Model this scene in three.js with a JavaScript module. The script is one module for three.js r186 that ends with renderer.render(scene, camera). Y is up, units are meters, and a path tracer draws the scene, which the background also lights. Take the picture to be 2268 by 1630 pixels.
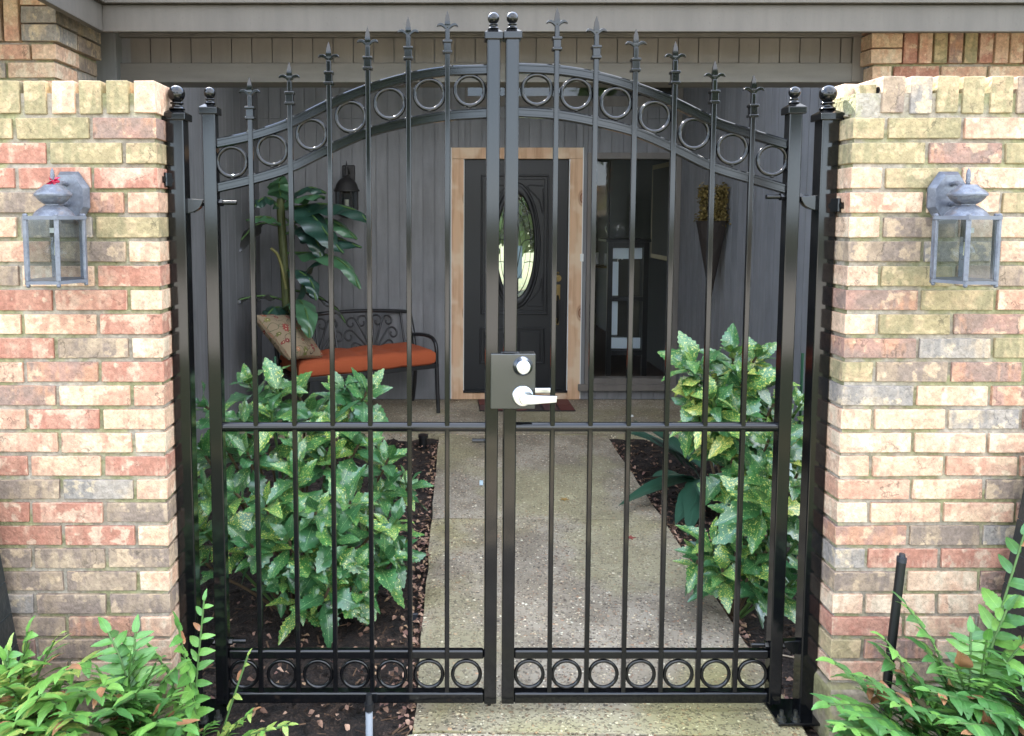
import * as THREE from 'three';
import { RoundedBoxGeometry } from 'three/addons/geometries/RoundedBoxGeometry.js';
import { mergeGeometries, mergeVertices, toCreasedNormals } from 'three/addons/utils/BufferGeometryUtils.js';

// ------------------------------------------------------------------ camera, sky, sun, exposure
const FOC = 1700, CX = 975, CY = 612, PIX_W = 2268, PIX_H = 1630, PITCH = THREE.MathUtils.degToRad(4.607);
const EYE = new THREE.Vector3(0, 1.64, 2.42);
const scene = new THREE.Scene();
const camera = new THREE.PerspectiveCamera(2 * Math.atan(PIX_H / 2 / FOC) * 180 / Math.PI, PIX_W / PIX_H, 0.05, 400);
camera.position.copy(EYE);
camera.rotation.x = -PITCH;
camera.setViewOffset(PIX_W, PIX_H, PIX_W / 2 - CX, PIX_H / 2 - CY, PIX_W, PIX_H);
camera.updateProjectionMatrix();

const SUN = new THREE.Vector3(-0.30, 0.72, -0.62).normalize();
const skyTexture = (() => {                                    // thin bright haze, a little blue overhead
  const w = 512, h = 256, a = new Float32Array(w * h * 4), d = new THREE.Vector3();
  const cl = noiseField(512, 6, 5, 91);
  for (let j = 0; j < h; j++) for (let i = 0; i < w; i++) {
    const el = ((j + 0.5) / h - 0.5) * Math.PI, az = ((i + 0.5) / w - 0.5) * 2 * Math.PI;
    d.set(Math.cos(el) * Math.cos(az), Math.sin(el), Math.cos(el) * Math.sin(az));
    const up = Math.max(0, d.y), k = Math.pow(1 - up, 2.2);
    const glow = Math.pow(Math.max(0, d.dot(SUN)), 10) * 0.9;
    const c = smooth(0.42, 0.72, cl[(j * 2) * 512 + i]) * 0.75;
    const base = [0.44 + 0.5 * k, 0.62 + 0.5 * k, 1.0 + 0.24 * k];
    const o = (j * w + i) * 4;
    for (let n = 0; n < 3; n++) a[o + n] = (base[n] * (1 - c) + 1.15 * c + glow) * (d.y < 0 ? 0.5 : 1);
    a[o + 3] = 1;
  }
  const t = new THREE.DataTexture(a, w, h, THREE.RGBAFormat, THREE.FloatType);
  t.mapping = THREE.EquirectangularReflectionMapping; t.magFilter = THREE.LinearFilter; t.needsUpdate = true;
  return t;
})();
scene.background = skyTexture; scene.environment = skyTexture;
scene.backgroundIntensity = 1; scene.environmentIntensity = 1;
const sun = new THREE.DirectionalLight(new THREE.Color(1, 0.94, 0.84), 5);
sun.position.copy(SUN).multiplyScalar(40); sun.castShadow = true; sun.shadow.radius = 2;
sun.shadow.mapSize.set(4096, 4096);
Object.assign(sun.shadow.camera, { left: -12, right: 12, top: 12, bottom: -12, near: 1, far: 90 });
scene.add(sun, sun.target);
const renderer = new THREE.WebGLRenderer({ antialias: true });
renderer.toneMapping = THREE.LinearToneMapping;
renderer.toneMappingExposure = 4.7;
renderer.shadowMap.enabled = true;

// ------------------------------------------------------------------ helpers
function rng(seed) { let s = seed >>> 0; return () => { s = (s + 0x6D2B79F5) >>> 0; let t = s; t = Math.imul(t ^ (t >>> 15), t | 1); t ^= t + Math.imul(t ^ (t >>> 7), t | 61); return ((t ^ (t >>> 14)) >>> 0) / 4294967296; }; }
function smooth(a, b, x) { const t = Math.min(1, Math.max(0, (x - a) / (b - a))); return t * t * (3 - 2 * t); }
function lerp(a, b, t) { return a + (b - a) * t; }
function noiseField(n, f0, oct, seed, fy = f0) {               // tileable value noise, 0..1
  const out = new Float32Array(n * n); let amp = 1, tot = 0, fx = f0, fyy = fy;
  const r = rng(seed);
  for (let o = 0; o < oct; o++) {
    const g = new Float32Array(fx * fyy); for (let i = 0; i < g.length; i++) g[i] = r();
    const xi = new Int32Array(n), xj = new Int32Array(n), xt = new Float32Array(n);
    for (let x = 0; x < n; x++) { const p = x * fx / n, q = Math.floor(p), t = p - q; xi[x] = q % fx; xj[x] = (q + 1) % fx; xt[x] = t * t * (3 - 2 * t); }
    for (let y = 0; y < n; y++) {
      const p = y * fyy / n, q = Math.floor(p); let t = p - q; t = t * t * (3 - 2 * t);
      const a = (q % fyy) * fx, b = ((q + 1) % fyy) * fx, row = y * n;
      for (let x = 0; x < n; x++) { const u = xt[x], i = xi[x], j = xj[x]; out[row + x] += amp * (lerp(lerp(g[a + i], g[a + j], u), lerp(g[b + i], g[b + j], u), t)); }
    }
    tot += amp; amp *= 0.55; fx *= 2; fyy *= 2; if (fx > n || fyy > n) break;
  }
  for (let i = 0; i < out.length; i++) out[i] /= tot;
  return out;
}
function noise3(x, y, z) {                                     // cheap continuous noise, -1..1
  return (Math.sin(x * 1.7 + 2.3 * Math.sin(y * 1.1 + z)) + Math.sin(y * 2.1 + 1.9 * Math.sin(z * 1.3 + x * 0.7)) + Math.sin(z * 1.9 + 2.1 * Math.sin(x * 1.2 + y * 0.8))) / 3;
}
function pix(n, fn, m = n) {                                   // byte texture; fn(i, x, y, out) gives sRGB 0..1
  const a = new Uint8Array(n * m * 4), c = [0, 0, 0];
  for (let y = 0, i = 0; y < m; y++) for (let x = 0; x < n; x++, i++) { fn(i, x, y, c); for (let k = 0; k < 3; k++) a[i * 4 + k] = Math.max(0, Math.min(255, c[k] * 255)); a[i * 4 + 3] = 255; }
  return a;
}
function tex(data, n, m = n, color = true) {
  const t = new THREE.DataTexture(data, n, m); t.wrapS = t.wrapT = THREE.RepeatWrapping; t.magFilter = THREE.LinearFilter; t.minFilter = THREE.LinearMipmapLinearFilter; t.generateMipmaps = true;
  if (color) t.colorSpace = THREE.SRGBColorSpace; t.needsUpdate = true; return t;
}
function grey(n, arr) { return tex(pix(n, (i, x, y, c) => { c[0] = c[1] = c[2] = arr[i]; }), n, n, false); }
function mix3(a, b, t) { return [lerp(a[0], b[0], t), lerp(a[1], b[1], t), lerp(a[2], b[2], t)]; }
function hex(h) { return [(h >> 16 & 255) / 255, (h >> 8 & 255) / 255, (h & 255) / 255]; }
function std(color, o = {}) { return new THREE.MeshStandardMaterial({ color, roughness: 0.7, ...o }); }
function phys(color, o = {}) { return new THREE.MeshPhysicalMaterial({ color, roughness: 0.5, ...o }); }

function P(fx, fy, z) {                                        // photo pixel (2268 wide) met with the plane at z
  const a = (fx - CX) / FOC, b = -(fy - CY) / FOC, c = Math.cos(PITCH), s = Math.sin(PITCH);
  const d = new THREE.Vector3(a, b * c - s, -b * s - c), t = (z - EYE.z) / d.z;
  return EYE.clone().addScaledVector(d, t);
}
function G(fx, fy, y = 0) {                                    // ... met with the level y
  const a = (fx - CX) / FOC, b = -(fy - CY) / FOC, c = Math.cos(PITCH), s = Math.sin(PITCH);
  const d = new THREE.Vector3(a, b * c - s, -b * s - c), t = (y - EYE.y) / d.y;
  return EYE.clone().addScaledVector(d, t);
}
const used = new Map();
function numbered(name) { const k = used.get(name) || 0; used.set(name, k + 1); return k ? `${name}_${String(k).padStart(3, '0')}` : name; }
function shade(o) { o.castShadow = o.receiveShadow = true; return o; }
function part(name, geo, mat, parent) { const m = shade(new THREE.Mesh(Array.isArray(geo) ? join(geo) : geo, mat)); m.name = name; parent.add(m); return m; }
function thing(name, label, category, pos = [0, 0, 0], group) {
  const o = new THREE.Group(); o.name = numbered(name); o.position.set(...pos); o.userData = { label, category }; if (group) o.userData.group = group; scene.add(o); return o;
}
function solo(name, geo, mat, label, category, group) {
  const m = shade(new THREE.Mesh(Array.isArray(geo) ? join(geo) : geo, mat)); m.name = numbered(name); m.userData = { label, category }; if (group) m.userData.group = group; scene.add(m); return m;
}
function struct(name, geo, mat) { const m = shade(new THREE.Mesh(Array.isArray(geo) ? join(geo) : geo, mat)); m.name = numbered(name); m.userData = { kind: 'structure' }; scene.add(m); return m; }
function join(list) { return mergeGeometries(list.map(g => { const q = g.index ? g.toNonIndexed() : g; for (const k of Object.keys(q.attributes)) if (!['position', 'normal', 'uv'].includes(k)) q.deleteAttribute(k); return q; })); }
function boxUV(g, scale = 1, ou = 0, ov = 0) {                 // uv in metres from the face direction
  if (g.index) g = g.toNonIndexed();
  const p = g.attributes.position, uv = new Float32Array(p.count * 2), a = new THREE.Vector3(), b = new THREE.Vector3(), c = new THREE.Vector3();
  for (let i = 0; i < p.count; i += 3) {
    a.fromBufferAttribute(p, i); b.fromBufferAttribute(p, i + 1); c.fromBufferAttribute(p, i + 2);
    const n = b.clone().sub(a).cross(c.clone().sub(a)), x = Math.abs(n.x), y = Math.abs(n.y), z = Math.abs(n.z);
    [a, b, c].forEach((v, k) => { const [s, t] = z >= x && z >= y ? [v.x, v.y] : x >= y ? [v.z + 0.37, v.y] : [v.x, v.z + 0.21]; uv[(i + k) * 2] = s * scale + ou; uv[(i + k) * 2 + 1] = t * scale + ov; });
  }
  g.setAttribute('uv', new THREE.BufferAttribute(uv, 2)); return g;
}
function box(w, h, d, x = 0, y = 0, z = 0) { return boxUV(new THREE.BoxGeometry(w, h, d).translate(x, y, z)); }
function rbox(w, h, d, x = 0, y = 0, z = 0, r = 0.003, seg = 2) { return boxUV(new RoundedBoxGeometry(w, h, d, seg, Math.min(r, w / 2.01, h / 2.01, d / 2.01)).translate(x, y, z)); }
function span(x0, x1, y0, y1, z0, z1, r = 0) { const f = r ? rbox : box; return f(x1 - x0, y1 - y0, z1 - z0, (x0 + x1) / 2, (y0 + y1) / 2, (z0 + z1) / 2, r); }
function cyl(r0, r1, h, x = 0, y = 0, z = 0, seg = 20) { return new THREE.CylinderGeometry(r1, r0, h, seg).translate(x, y, z); }
function cylZ(r, h, x, y, z, seg = 28, r1 = r) { return new THREE.CylinderGeometry(r1, r, h, seg).rotateX(Math.PI / 2).translate(x, y, z); }
function cylX(r, h, x, y, z, seg = 14) { return new THREE.CylinderGeometry(r, r, h, seg).rotateZ(Math.PI / 2).translate(x, y, z); }
function lathe(pts, seg = 28) { return new THREE.LatheGeometry(pts.map(p => new THREE.Vector2(p[0], p[1])), seg); }
function tube(pts, r, seg = 16, rad = 8) { return new THREE.TubeGeometry(new THREE.CatmullRomCurve3(pts.map(p => p.isVector3 ? p : new THREE.Vector3(...p))), seg, r, rad, false); }
function ngon(n, r, y0, y1, turn = 0, r1 = r) { const g = new THREE.CylinderGeometry(r1, r, y1 - y0, n, 1, false, turn).translate(0, (y0 + y1) / 2, 0); return toCreasedNormals(g, 0.4); }
function sweepRect(pts, h, d, samples) {                       // flat bar with softened edges bent in the xy plane, face towards +z
  const curve = new THREE.CatmullRomCurve3(pts), b = Math.min(h, d) * 0.18, prof = [];
  const H = h / 2, D = d / 2, q = 0.0016;
  for (const [n, z] of [[H - b, D], [H * 0.45, D], [H * 0.38, D - q], [-H * 0.38, D - q], [-H * 0.45, D], [-H + b, D], [-H, D - b], [-H, -D + b], [-H + b, -D], [H - b, -D], [H, -D + b], [H, D - b]]) prof.push([n, z]);
  const pos = [], uv = [], idx = [], m = prof.length; let len = 0, prev = null;
  for (let i = 0; i <= samples; i++) {
    const p = curve.getPointAt(i / samples), t = curve.getTangentAt(i / samples); if (prev) len += p.distanceTo(prev); prev = p;
    const nx = -t.y, ny = t.x;
    prof.forEach(([n, z], k) => { pos.push(p.x + nx * n, p.y + ny * n, p.z + z); uv.push(len * 4, k / m); });
  }
  for (let i = 0; i < samples; i++) for (let k = 0; k < m; k++) { const a = i * m + k, b2 = i * m + (k + 1) % m, c = a + m, e = b2 + m; idx.push(a, b2, c, b2, e, c); }
  for (const o of [0, samples * m]) for (let k = 1; k < m - 1; k++) o ? idx.push(o, o + k, o + k + 1) : idx.push(o, o + k + 1, o + k);
  const g = new THREE.BufferGeometry(); g.setAttribute('position', new THREE.Float32BufferAttribute(pos, 3)); g.setAttribute('uv', new THREE.Float32BufferAttribute(uv, 2)); g.setIndex(idx);
  g.computeVertexNormals(); return toCreasedNormals(g, 0.45);
}
function leafGeo({ L = 1, W = 0.4, ns = 12, shape = t => Math.sin(Math.PI * Math.pow(t, 0.8)), fold = 0.25, droop = 0.25, teeth = 0, toothN = 6, wave = 0, seed = 1, cols = 2 }) {
  const r = rng(seed), pos = [], uv = [], idx = [], M = cols * 2 + 1;
  for (let i = 0; i <= ns; i++) {
    const t = i / ns, odd = i % 2 && t > 0.35 && t < 0.97 ? 1 + teeth : 1, w = W * shape(t) * odd * (1 + (r() - 0.5) * 0.08);
    const x = L * (t - 0.12 * droop * t * t), y = -droop * L * t * t, wv = wave * Math.sin(t * 9 + seed);
    for (let j = -cols; j <= cols; j++) { const s = j / cols, c = Math.abs(s); pos.push(x - (odd > 1 ? -0.012 * L * c : 0), y + fold * w * Math.pow(c, 1.3) + wv * c * w + (r() - 0.5) * 0.03 * w, s * w); uv.push(s * 0.5 + 0.5, t); }
  }
  for (let i = 0; i < ns; i++) for (let j = 0; j < M - 1; j++) { const a = i * M + j; idx.push(a, a + 1, a + M, a + 1, a + M + 1, a + M); }
  const g = new THREE.BufferGeometry(); g.setAttribute('position', new THREE.Float32BufferAttribute(pos, 3)); g.setAttribute('uv', new THREE.Float32BufferAttribute(uv, 2)); g.setIndex(idx); g.computeVertexNormals(); return g;
}
const VX = new THREE.Vector3(), VY = new THREE.Vector3(), VZ = new THREE.Vector3(), MB = new THREE.Matrix4();
function aim(o, pos, dir, up, s = 1) {                         // local +x along dir, local +y near up
  VX.copy(dir).normalize(); VY.copy(up).addScaledVector(VX, -up.dot(VX)); if (VY.lengthSq() < 1e-4) VY.set(VX.y, -VX.x, 0.1); VY.normalize(); VZ.crossVectors(VX, VY);
  MB.makeBasis(VX, VY, VZ); o.quaternion.setFromRotationMatrix(MB); o.position.copy(pos); o.scale.setScalar(s); return o;
}
const V = (x, y, z) => new THREE.Vector3(x, y, z);
function mirrorX(g) { if (g.index) g = g.toNonIndexed(); g.scale(-1, 1, 1); for (const k of Object.keys(g.attributes)) { const a = g.attributes[k], n = a.itemSize, d = a.array; for (let i = 0; i < a.count; i += 3) for (let c = 0; c < n; c++) { const t = d[(i + 1) * n + c]; d[(i + 1) * n + c] = d[(i + 2) * n + c]; d[(i + 2) * n + c] = t; } } return g; }
// ------------------------------------------------------------------ materials
const n512a = noiseField(512, 6, 6, 11), n512b = noiseField(512, 10, 6, 12), n512c = noiseField(512, 48, 4, 13), n512d = noiseField(512, 5, 5, 14), streakV = noiseField(512, 40, 4, 15, 6), streakH = noiseField(512, 5, 5, 16, 64);
const brickBump = grey(512, n512a.map((v, i) => 0.35 * v + 0.45 * n512c[i] + 0.3 * smooth(0.45, 0.6, n512b[i])));
function brickMaterial(cols, seed) {                           // fired clay: base colour, flashed patches, drag marks, chips and pits
  const A = noiseField(512, 5, 7, seed), B = noiseField(512, 6, 7, seed + 1), C = noiseField(512, 11, 6, seed + 2), S = noiseField(512, 30, 4, seed + 3, 5), E = noiseField(512, 26, 4, seed + 4), [c0, c1, c2, c3] = cols.map(hex);
  const d = pix(512, (i, x, y, c) => {
    const w = 0.14 * (E[i] - 0.5);
    let k = mix3(c0, c1, smooth(0.38, 0.62, A[i] + w));
    k = mix3(k, c2, smooth(0.44, 0.64, 0.6 * B[i] + 0.4 * S[i] + w) * 0.9);
    k = mix3(k, c3, smooth(0.58, 0.68, C[i] + w) * 0.75);
    const crack = smooth(0.022, 0.006, Math.abs(B[i] - 0.5)) * smooth(0.5, 0.62, A[(i + 9000) % 262144]);
    const f = 0.84 + 0.3 * n512c[i] - 0.26 * smooth(0.66, 0.74, n512c[(i * 7 + 31) % 262144]) - 0.22 * crack;
    c[0] = k[0] * f; c[1] = k[1] * f; c[2] = k[2] * f;
  });
  const t = tex(d, 512); t.repeat.set(2.1, 2.1);
  const b = brickBump.clone(); b.repeat.set(2.1, 2.1);
  return std(0xffffff, { map: t, bumpMap: b, bumpScale: 0.0035, roughness: 0.9 });
}
const BRICK = {
  R: brickMaterial([0xb3836f, 0xc5a18b, 0xa67260, 0xcdb49c], 101),
  K: brickMaterial([0xc6a188, 0xd0b294, 0xbc8d76, 0xd6bfa3], 111),
  C: brickMaterial([0xccad92, 0xcda488, 0xd5c0a6, 0xbd9b84], 121),
  B: brickMaterial([0x9c8874, 0xaf9a82, 0x85756a, 0xc4aa8c], 131),
  G: brickMaterial([0xa1968b, 0xb3a08a, 0x8a837d, 0xc9b496], 141),
  O: brickMaterial([0xa49471, 0xb59d7b, 0x8f8565, 0xbfa885], 151),
  M: brickMaterial([0xa58172, 0x8f786c, 0xb98b70, 0xcbac8e], 161),
};
const mortarMat = (() => {
  const A = noiseField(512, 5, 5, 171), g = hex(0xa0978a), m = hex(0x86855f), s = hex(0x8a8072);
  const t = tex(pix(512, (i, x, y, c) => { let k = mix3(mix3(g, s, smooth(0.35, 0.7, n512a[i])), m, smooth(0.47, 0.66, A[i]) * 0.8); const f = 0.8 + 0.4 * n512c[i]; for (let n = 0; n < 3; n++) c[n] = k[n] * f; }), 512);
  t.repeat.set(1.6, 1.6); const b = grey(512, n512c.map((v, i) => 0.7 * v + 0.3 * n512b[i])); b.repeat.set(2.4, 2.4);
  return std(0xffffff, { map: t, bumpMap: b, bumpScale: 0.006, roughness: 0.95 });
})();
const concreteMat = std(0xdfd9cc, { map: mortarMat.map, bumpMap: mortarMat.bumpMap, bumpScale: 0.004, roughness: 0.95 });
const aggregateMat = (() => {                                  // exposed pebbles in sandy cement, 2.4 m a side
  const n = 2048, r = rng(7), base = noiseField(n, 12, 7, 181), big = noiseField(n, 6, 5, 182), col = new Float32Array(n * n * 3), hgt = new Float32Array(n * n);
  const bc = hex(0xb5aa98), bd = hex(0x988d7b), al = hex(0xa29c76), pal = [0xa89a83, 0x8f8474, 0xc4b79f, 0x756a5d, 0x9a8672, 0xb3a58c, 0x87806f, 0x6b6156, 0xd6cdb9, 0xa28269].map(hex);
  for (let i = 0; i < n * n; i++) { const k = mix3(mix3(bd, bc, smooth(0.3, 0.65, base[i])), al, smooth(0.45, 0.65, big[i]) * 0.55); col[i * 3] = k[0]; col[i * 3 + 1] = k[1]; col[i * 3 + 2] = k[2]; hgt[i] = base[i] * 0.25; }
  for (let q = 0; q < 60000; q++) {
    const cx = r() * n, cy = r() * n, ra = 1.8 + r() * r() * 6.2, rb = ra * (0.55 + 0.45 * r()), th = r() * 3.14, ct = Math.cos(th), st = Math.sin(th), k = pal[Math.floor(r() * pal.length)], f = 0.72 + 0.62 * r(), m = Math.ceil(ra);
    for (let dy = -m; dy <= m; dy++) for (let dx = -m; dx <= m; dx++) {
      const u = (dx * ct + dy * st) / ra, v = (-dx * st + dy * ct) / rb, e = u * u + v * v; if (e > 1) continue;
      const i = ((Math.floor(cy) + dy + n) % n) * n + (Math.floor(cx) + dx + n) % n, h = 0.3 + 0.7 * Math.sqrt(1 - e); if (h < hgt[i] - 0.3) continue;
      const a = smooth(1, 0.55, e); const al2 = smooth(0.45, 0.65, big[i]) * 0.35;
      for (let c = 0; c < 3; c++) col[i * 3 + c] = lerp(col[i * 3 + c], lerp(k[c] * f, al[c], al2), a * 0.9); hgt[i] = h;
    }
  }
  const t = tex(pix(n, (i, x, y, c) => { c[0] = col[i * 3]; c[1] = col[i * 3 + 1]; c[2] = col[i * 3 + 2]; }), n), b = grey(n, hgt);
  t.repeat.set(1 / 2.4, 1 / 2.4); b.repeat.set(1 / 2.4, 1 / 2.4);
  return std(0xffffff, { map: t, bumpMap: b, bumpScale: 0.004, roughness: 0.8, vertexColors: true });
})();
const soilMat = (() => {
  const A = noiseField(1024, 20, 6, 191), B = noiseField(1024, 120, 3, 192), a = hex(0x2b221c), b = hex(0x4a3b30), d = hex(0x15110e);
  const t = tex(pix(1024, (i, x, y, c) => { let k = mix3(d, a, smooth(0.25, 0.5, A[i])); k = mix3(k, b, smooth(0.5, 0.8, 0.5 * A[i] + 0.5 * B[i])); for (let n = 0; n < 3; n++) c[n] = k[n] * (0.7 + 0.6 * B[i]); }), 1024);
  const bm = grey(1024, A.map((v, i) => 0.5 * v + 0.5 * B[i])); t.repeat.set(1.1, 1.1); bm.repeat.set(1.1, 1.1);
  return std(0xffffff, { map: t, bumpMap: bm, bumpScale: 0.02, roughness: 0.95 });
})();
const lawnMat = (() => { const a = hex(0x3f4a2c), b = hex(0x5a5638); const t = tex(pix(512, (i, x, y, c) => { const k = mix3(a, b, smooth(0.35, 0.65, n512a[i])); for (let n = 0; n < 3; n++) c[n] = k[n] * (0.6 + 0.8 * n512c[i]); }), 512); t.repeat.set(0.5, 0.5); return std(0xffffff, { map: t, roughness: 1 }); })();
function paintedWood(h, seed, contrast = 0.1, rough = 0.6) {   // paint over sawn wood
  const A = noiseField(512, 24, 5, seed, 3), B = noiseField(512, 5, 5, seed + 1), k0 = hex(h);
  const t = tex(pix(512, (i, x, y, c) => { const f = 1 + contrast * (A[i] - 0.5) * 1.2 + contrast * (B[i] - 0.5) * 0.9 - 0.25 * smooth(0.78, 0.85, n512c[(i * 3 + seed) % 262144]); for (let n = 0; n < 3; n++) c[n] = k0[n] * f; }), 512);
  const b = grey(512, A.map((v, i) => 0.7 * v + 0.3 * n512c[i])); return std(0xffffff, { map: t, bumpMap: b, bumpScale: 0.0016, roughness: rough });
}
const sidingMat = paintedWood(0x7a7a7c, 201, 0.17), sidingMat2 = paintedWood(0x757577, 205, 0.2), trimMat = paintedWood(0x716b65, 211, 0.16, 0.55), eaveMat = paintedWood(0x544f49, 215, 0.12, 0.6), fasciaMat = (() => { const m = paintedWood(0x6e6a66, 221, 0.2, 0.6); for (const k of ['map', 'bumpMap']) { m[k].rotation = Math.PI / 2; } return m; })();
const cedarMat = (() => {
  const n = 512, A = noiseField(n, 30, 5, 231, 2), B = noiseField(n, 4, 4, 232), a = hex(0xd6b08d), b = hex(0xc09775), l = hex(0xe3ccae), kn = hex(0x6b3d24), r = rng(5), knots = []; for (let i = 0; i < 7; i++) knots.push([r() * n, r() * n, 5 + r() * 9]);
  const t = tex(pix(n, (i, x, y, c) => {
    let k = mix3(mix3(a, b, smooth(0.35, 0.7, A[i])), l, smooth(0.5, 0.7, B[i]) * 0.7);
    for (const [kx, ky, kr] of knots) { const e = Math.hypot(x - kx, (y - ky) * 0.55) / kr; if (e < 2.2) k = mix3(k, kn, smooth(2.2, 0.6, e) * 0.85 * (0.75 + 0.25 * Math.sin(e * 9))); }
    c[0] = k[0]; c[1] = k[1]; c[2] = k[2];
  }), n); return std(0xffffff, { map: t, roughness: 0.65 });
})();
const blackBump = (() => { const b = grey(512, n512b.map((v, i) => 0.6 * v + 0.4 * n512c[i])); b.repeat.set(6, 6); return b; })();
const gateMat = phys(new THREE.Color().setRGB(0.004, 0.0043, 0.005), { roughness: 0.5, specularIntensity: 0, clearcoat: 1, clearcoatRoughness: 0.1, bumpMap: blackBump, bumpScale: 0.0001 });
const lockMat = phys(new THREE.Color().setRGB(0.02, 0.021, 0.018), { roughness: 0.45, clearcoat: 1, clearcoatRoughness: 0.12, bumpMap: blackBump, bumpScale: 0.00012 });
const chromeMat = std(0xd9dde0, { metalness: 1, roughness: 0.28 });
const chromeDark = std(0x8e9298, { metalness: 1, roughness: 0.22 });
const blackMat = std(0x0a0a0b, { roughness: 0.5 });
const doorMat = std(new THREE.Color().setRGB(0.008, 0.008, 0.0095), { roughness: 0.45, bumpMap: blackBump, bumpScale: 0.0003 });
const brassMat = std(0x8a7650, { metalness: 1, roughness: 0.35 });
const benchMat = phys(new THREE.Color().setRGB(0.012, 0.012, 0.013), { roughness: 0.4, clearcoat: 0.4 });
const lanternMat = (() => {
  const a = hex(0x72767f), b = hex(0x5e626c), d = hex(0x75635a); const t = tex(pix(512, (i, x, y, c) => { let k = mix3(a, b, smooth(0.35, 0.65, n512a[i])); k = mix3(k, d, smooth(0.6, 0.72, n512d[i]) * 0.4); for (let n = 0; n < 3; n++) c[n] = k[n] * (0.85 + 0.3 * n512c[i]); }), 512); t.repeat.set(3, 3);
  return std(0xffffff, { map: t, roughness: 0.45, metalness: 0.3, bumpMap: blackBump, bumpScale: 0.0002 });
})();
const glassMat = phys(0xffffff, { roughness: 0.02, transmission: 1, thickness: 0, ior: 1.5, specularIntensity: 1 });
const dirtyGlass = phys(0xd2d8dc, { roughness: 0.06, transmission: 1, thickness: 0, ior: 1.5 });
const bulbGlass = phys(0xffffff, { roughness: 0.03, transmission: 1, thickness: 0, ior: 1.5 });
const whiteMat = std(0xe8e8e4, { roughness: 0.6 });

// ------------------------------------------------------------------ the ground, the path, the beds
struct('ground', boxUV(new THREE.PlaneGeometry(300, 300).rotateX(-Math.PI / 2).translate(0, -0.09, 0)), lawnMat);
const bedShape = (x0, x1, z0, z1, seed) => {
  const nx = Math.ceil((x1 - x0) / 0.035), nz = Math.ceil((z1 - z0) / 0.035), g = new THREE.PlaneGeometry(x1 - x0, z1 - z0, nx, nz).rotateX(-Math.PI / 2).translate((x0 + x1) / 2, 0, (z0 + z1) / 2), p = g.attributes.position;
  for (let i = 0; i < p.count; i++) { const x = p.getX(i), z = p.getZ(i); p.setY(i, -0.035 + 0.012 * noise3(x * 5 + seed, 3, z * 5) + 0.010 * noise3(x * 19, seed, z * 17) + 0.006 * noise3(x * 53, 2, z * 47)); }
  g.computeVertexNormals(); return boxUV(g);
};
const PATH_L = -0.083, PATH_R = 1.168, PORCH_Z = -3.2, WALL_Z = -4.26, SIDE_L = -1.57, SIDE_R = 2.08, HEAD_Z = -1.42;
function smoothN(g) { g.computeVertexNormals(); return g; }
for (const [x0, x1, z0, z1, s] of [[SIDE_L - 1.6, PATH_L + 0.12, PORCH_Z, 1.6, 1], [PATH_R - 0.06, SIDE_R + 1.6, PORCH_Z, 1.6, 2]]) struct('soil_bed', bedShape(x0, x1, z0, z1, s), soilMat);
function slabGeo(x0, x1, z0, z1, top, seed) {                  // slab with worn edges and its own algae tint
  const w = x1 - x0, d = z1 - z0, g = new THREE.BoxGeometry(w, 0.1, d, Math.ceil(w / 0.08), 1, Math.ceil(d / 0.08)).translate((x0 + x1) / 2, top - 0.05, (z0 + z1) / 2), q = boxUV(g), p = q.attributes.position, col = new Float32Array(p.count * 3);
  for (let i = 0; i < p.count; i++) {
    const x = p.getX(i), y = p.getY(i), z = p.getZ(i), e = Math.min(x - x0, x1 - x); if (y > top - 0.01) p.setY(i, top - 0.006 * smooth(0.05, 0, e) + 0.0015 * noise3(x * 3, seed, z * 3)); if (e < 0.01) p.setX(i, x + 0.006 * noise3(z * 11, y * 9, seed));
    const a = smooth(-0.15, 0.45, noise3(x * 2.3 + 4, seed, z * 1.7) + 0.3 * noise3(x * 9, 1, z * 8)) * (seed === 2 ? 1 : seed === 3 ? 0 : 0.2), b = 0.88 + 0.12 * noise3(x * 4, seed + 3, z * 3.1) + 0.1 * noise3(x * 13, seed, z * 11);
    col[i * 3] = b * lerp(1, 0.95, a); col[i * 3 + 1] = b * lerp(0.98, 0.93, a); col[i * 3 + 2] = b * lerp(0.95, 0.66, a);
  }
  q.setAttribute('color', new THREE.BufferAttribute(col, 3)); q.computeVertexNormals(); return q;
}
const path = new THREE.Group(); path.name = 'path'; path.userData = { kind: 'structure' }; path.rotation.y = -0.0228; scene.add(path);
part('slab', slabGeo(PATH_L, PATH_R, PORCH_Z - 0.02, -1.62, 0, 1), aggregateMat, path);
part('slab', slabGeo(PATH_L, PATH_R, -1.612, 0.098, 0.001, 2), aggregateMat, path);
part('slab', slabGeo(PATH_L - 0.02, PATH_R + 0.2, 0.108, 3.2, -0.002, 3), aggregateMat, path);
struct('street', boxUV(new RoundedBoxGeometry(60, 0.1, 14, 1, 0.02).translate(1, -0.075, 14)), std(0xb8b1a5, { roughness: 0.9 }));
const porch = struct('porch_floor', slabGeo(SIDE_L, SIDE_R, WALL_Z - 0.05, PORCH_Z, 0.006, 4), aggregateMat);
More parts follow.
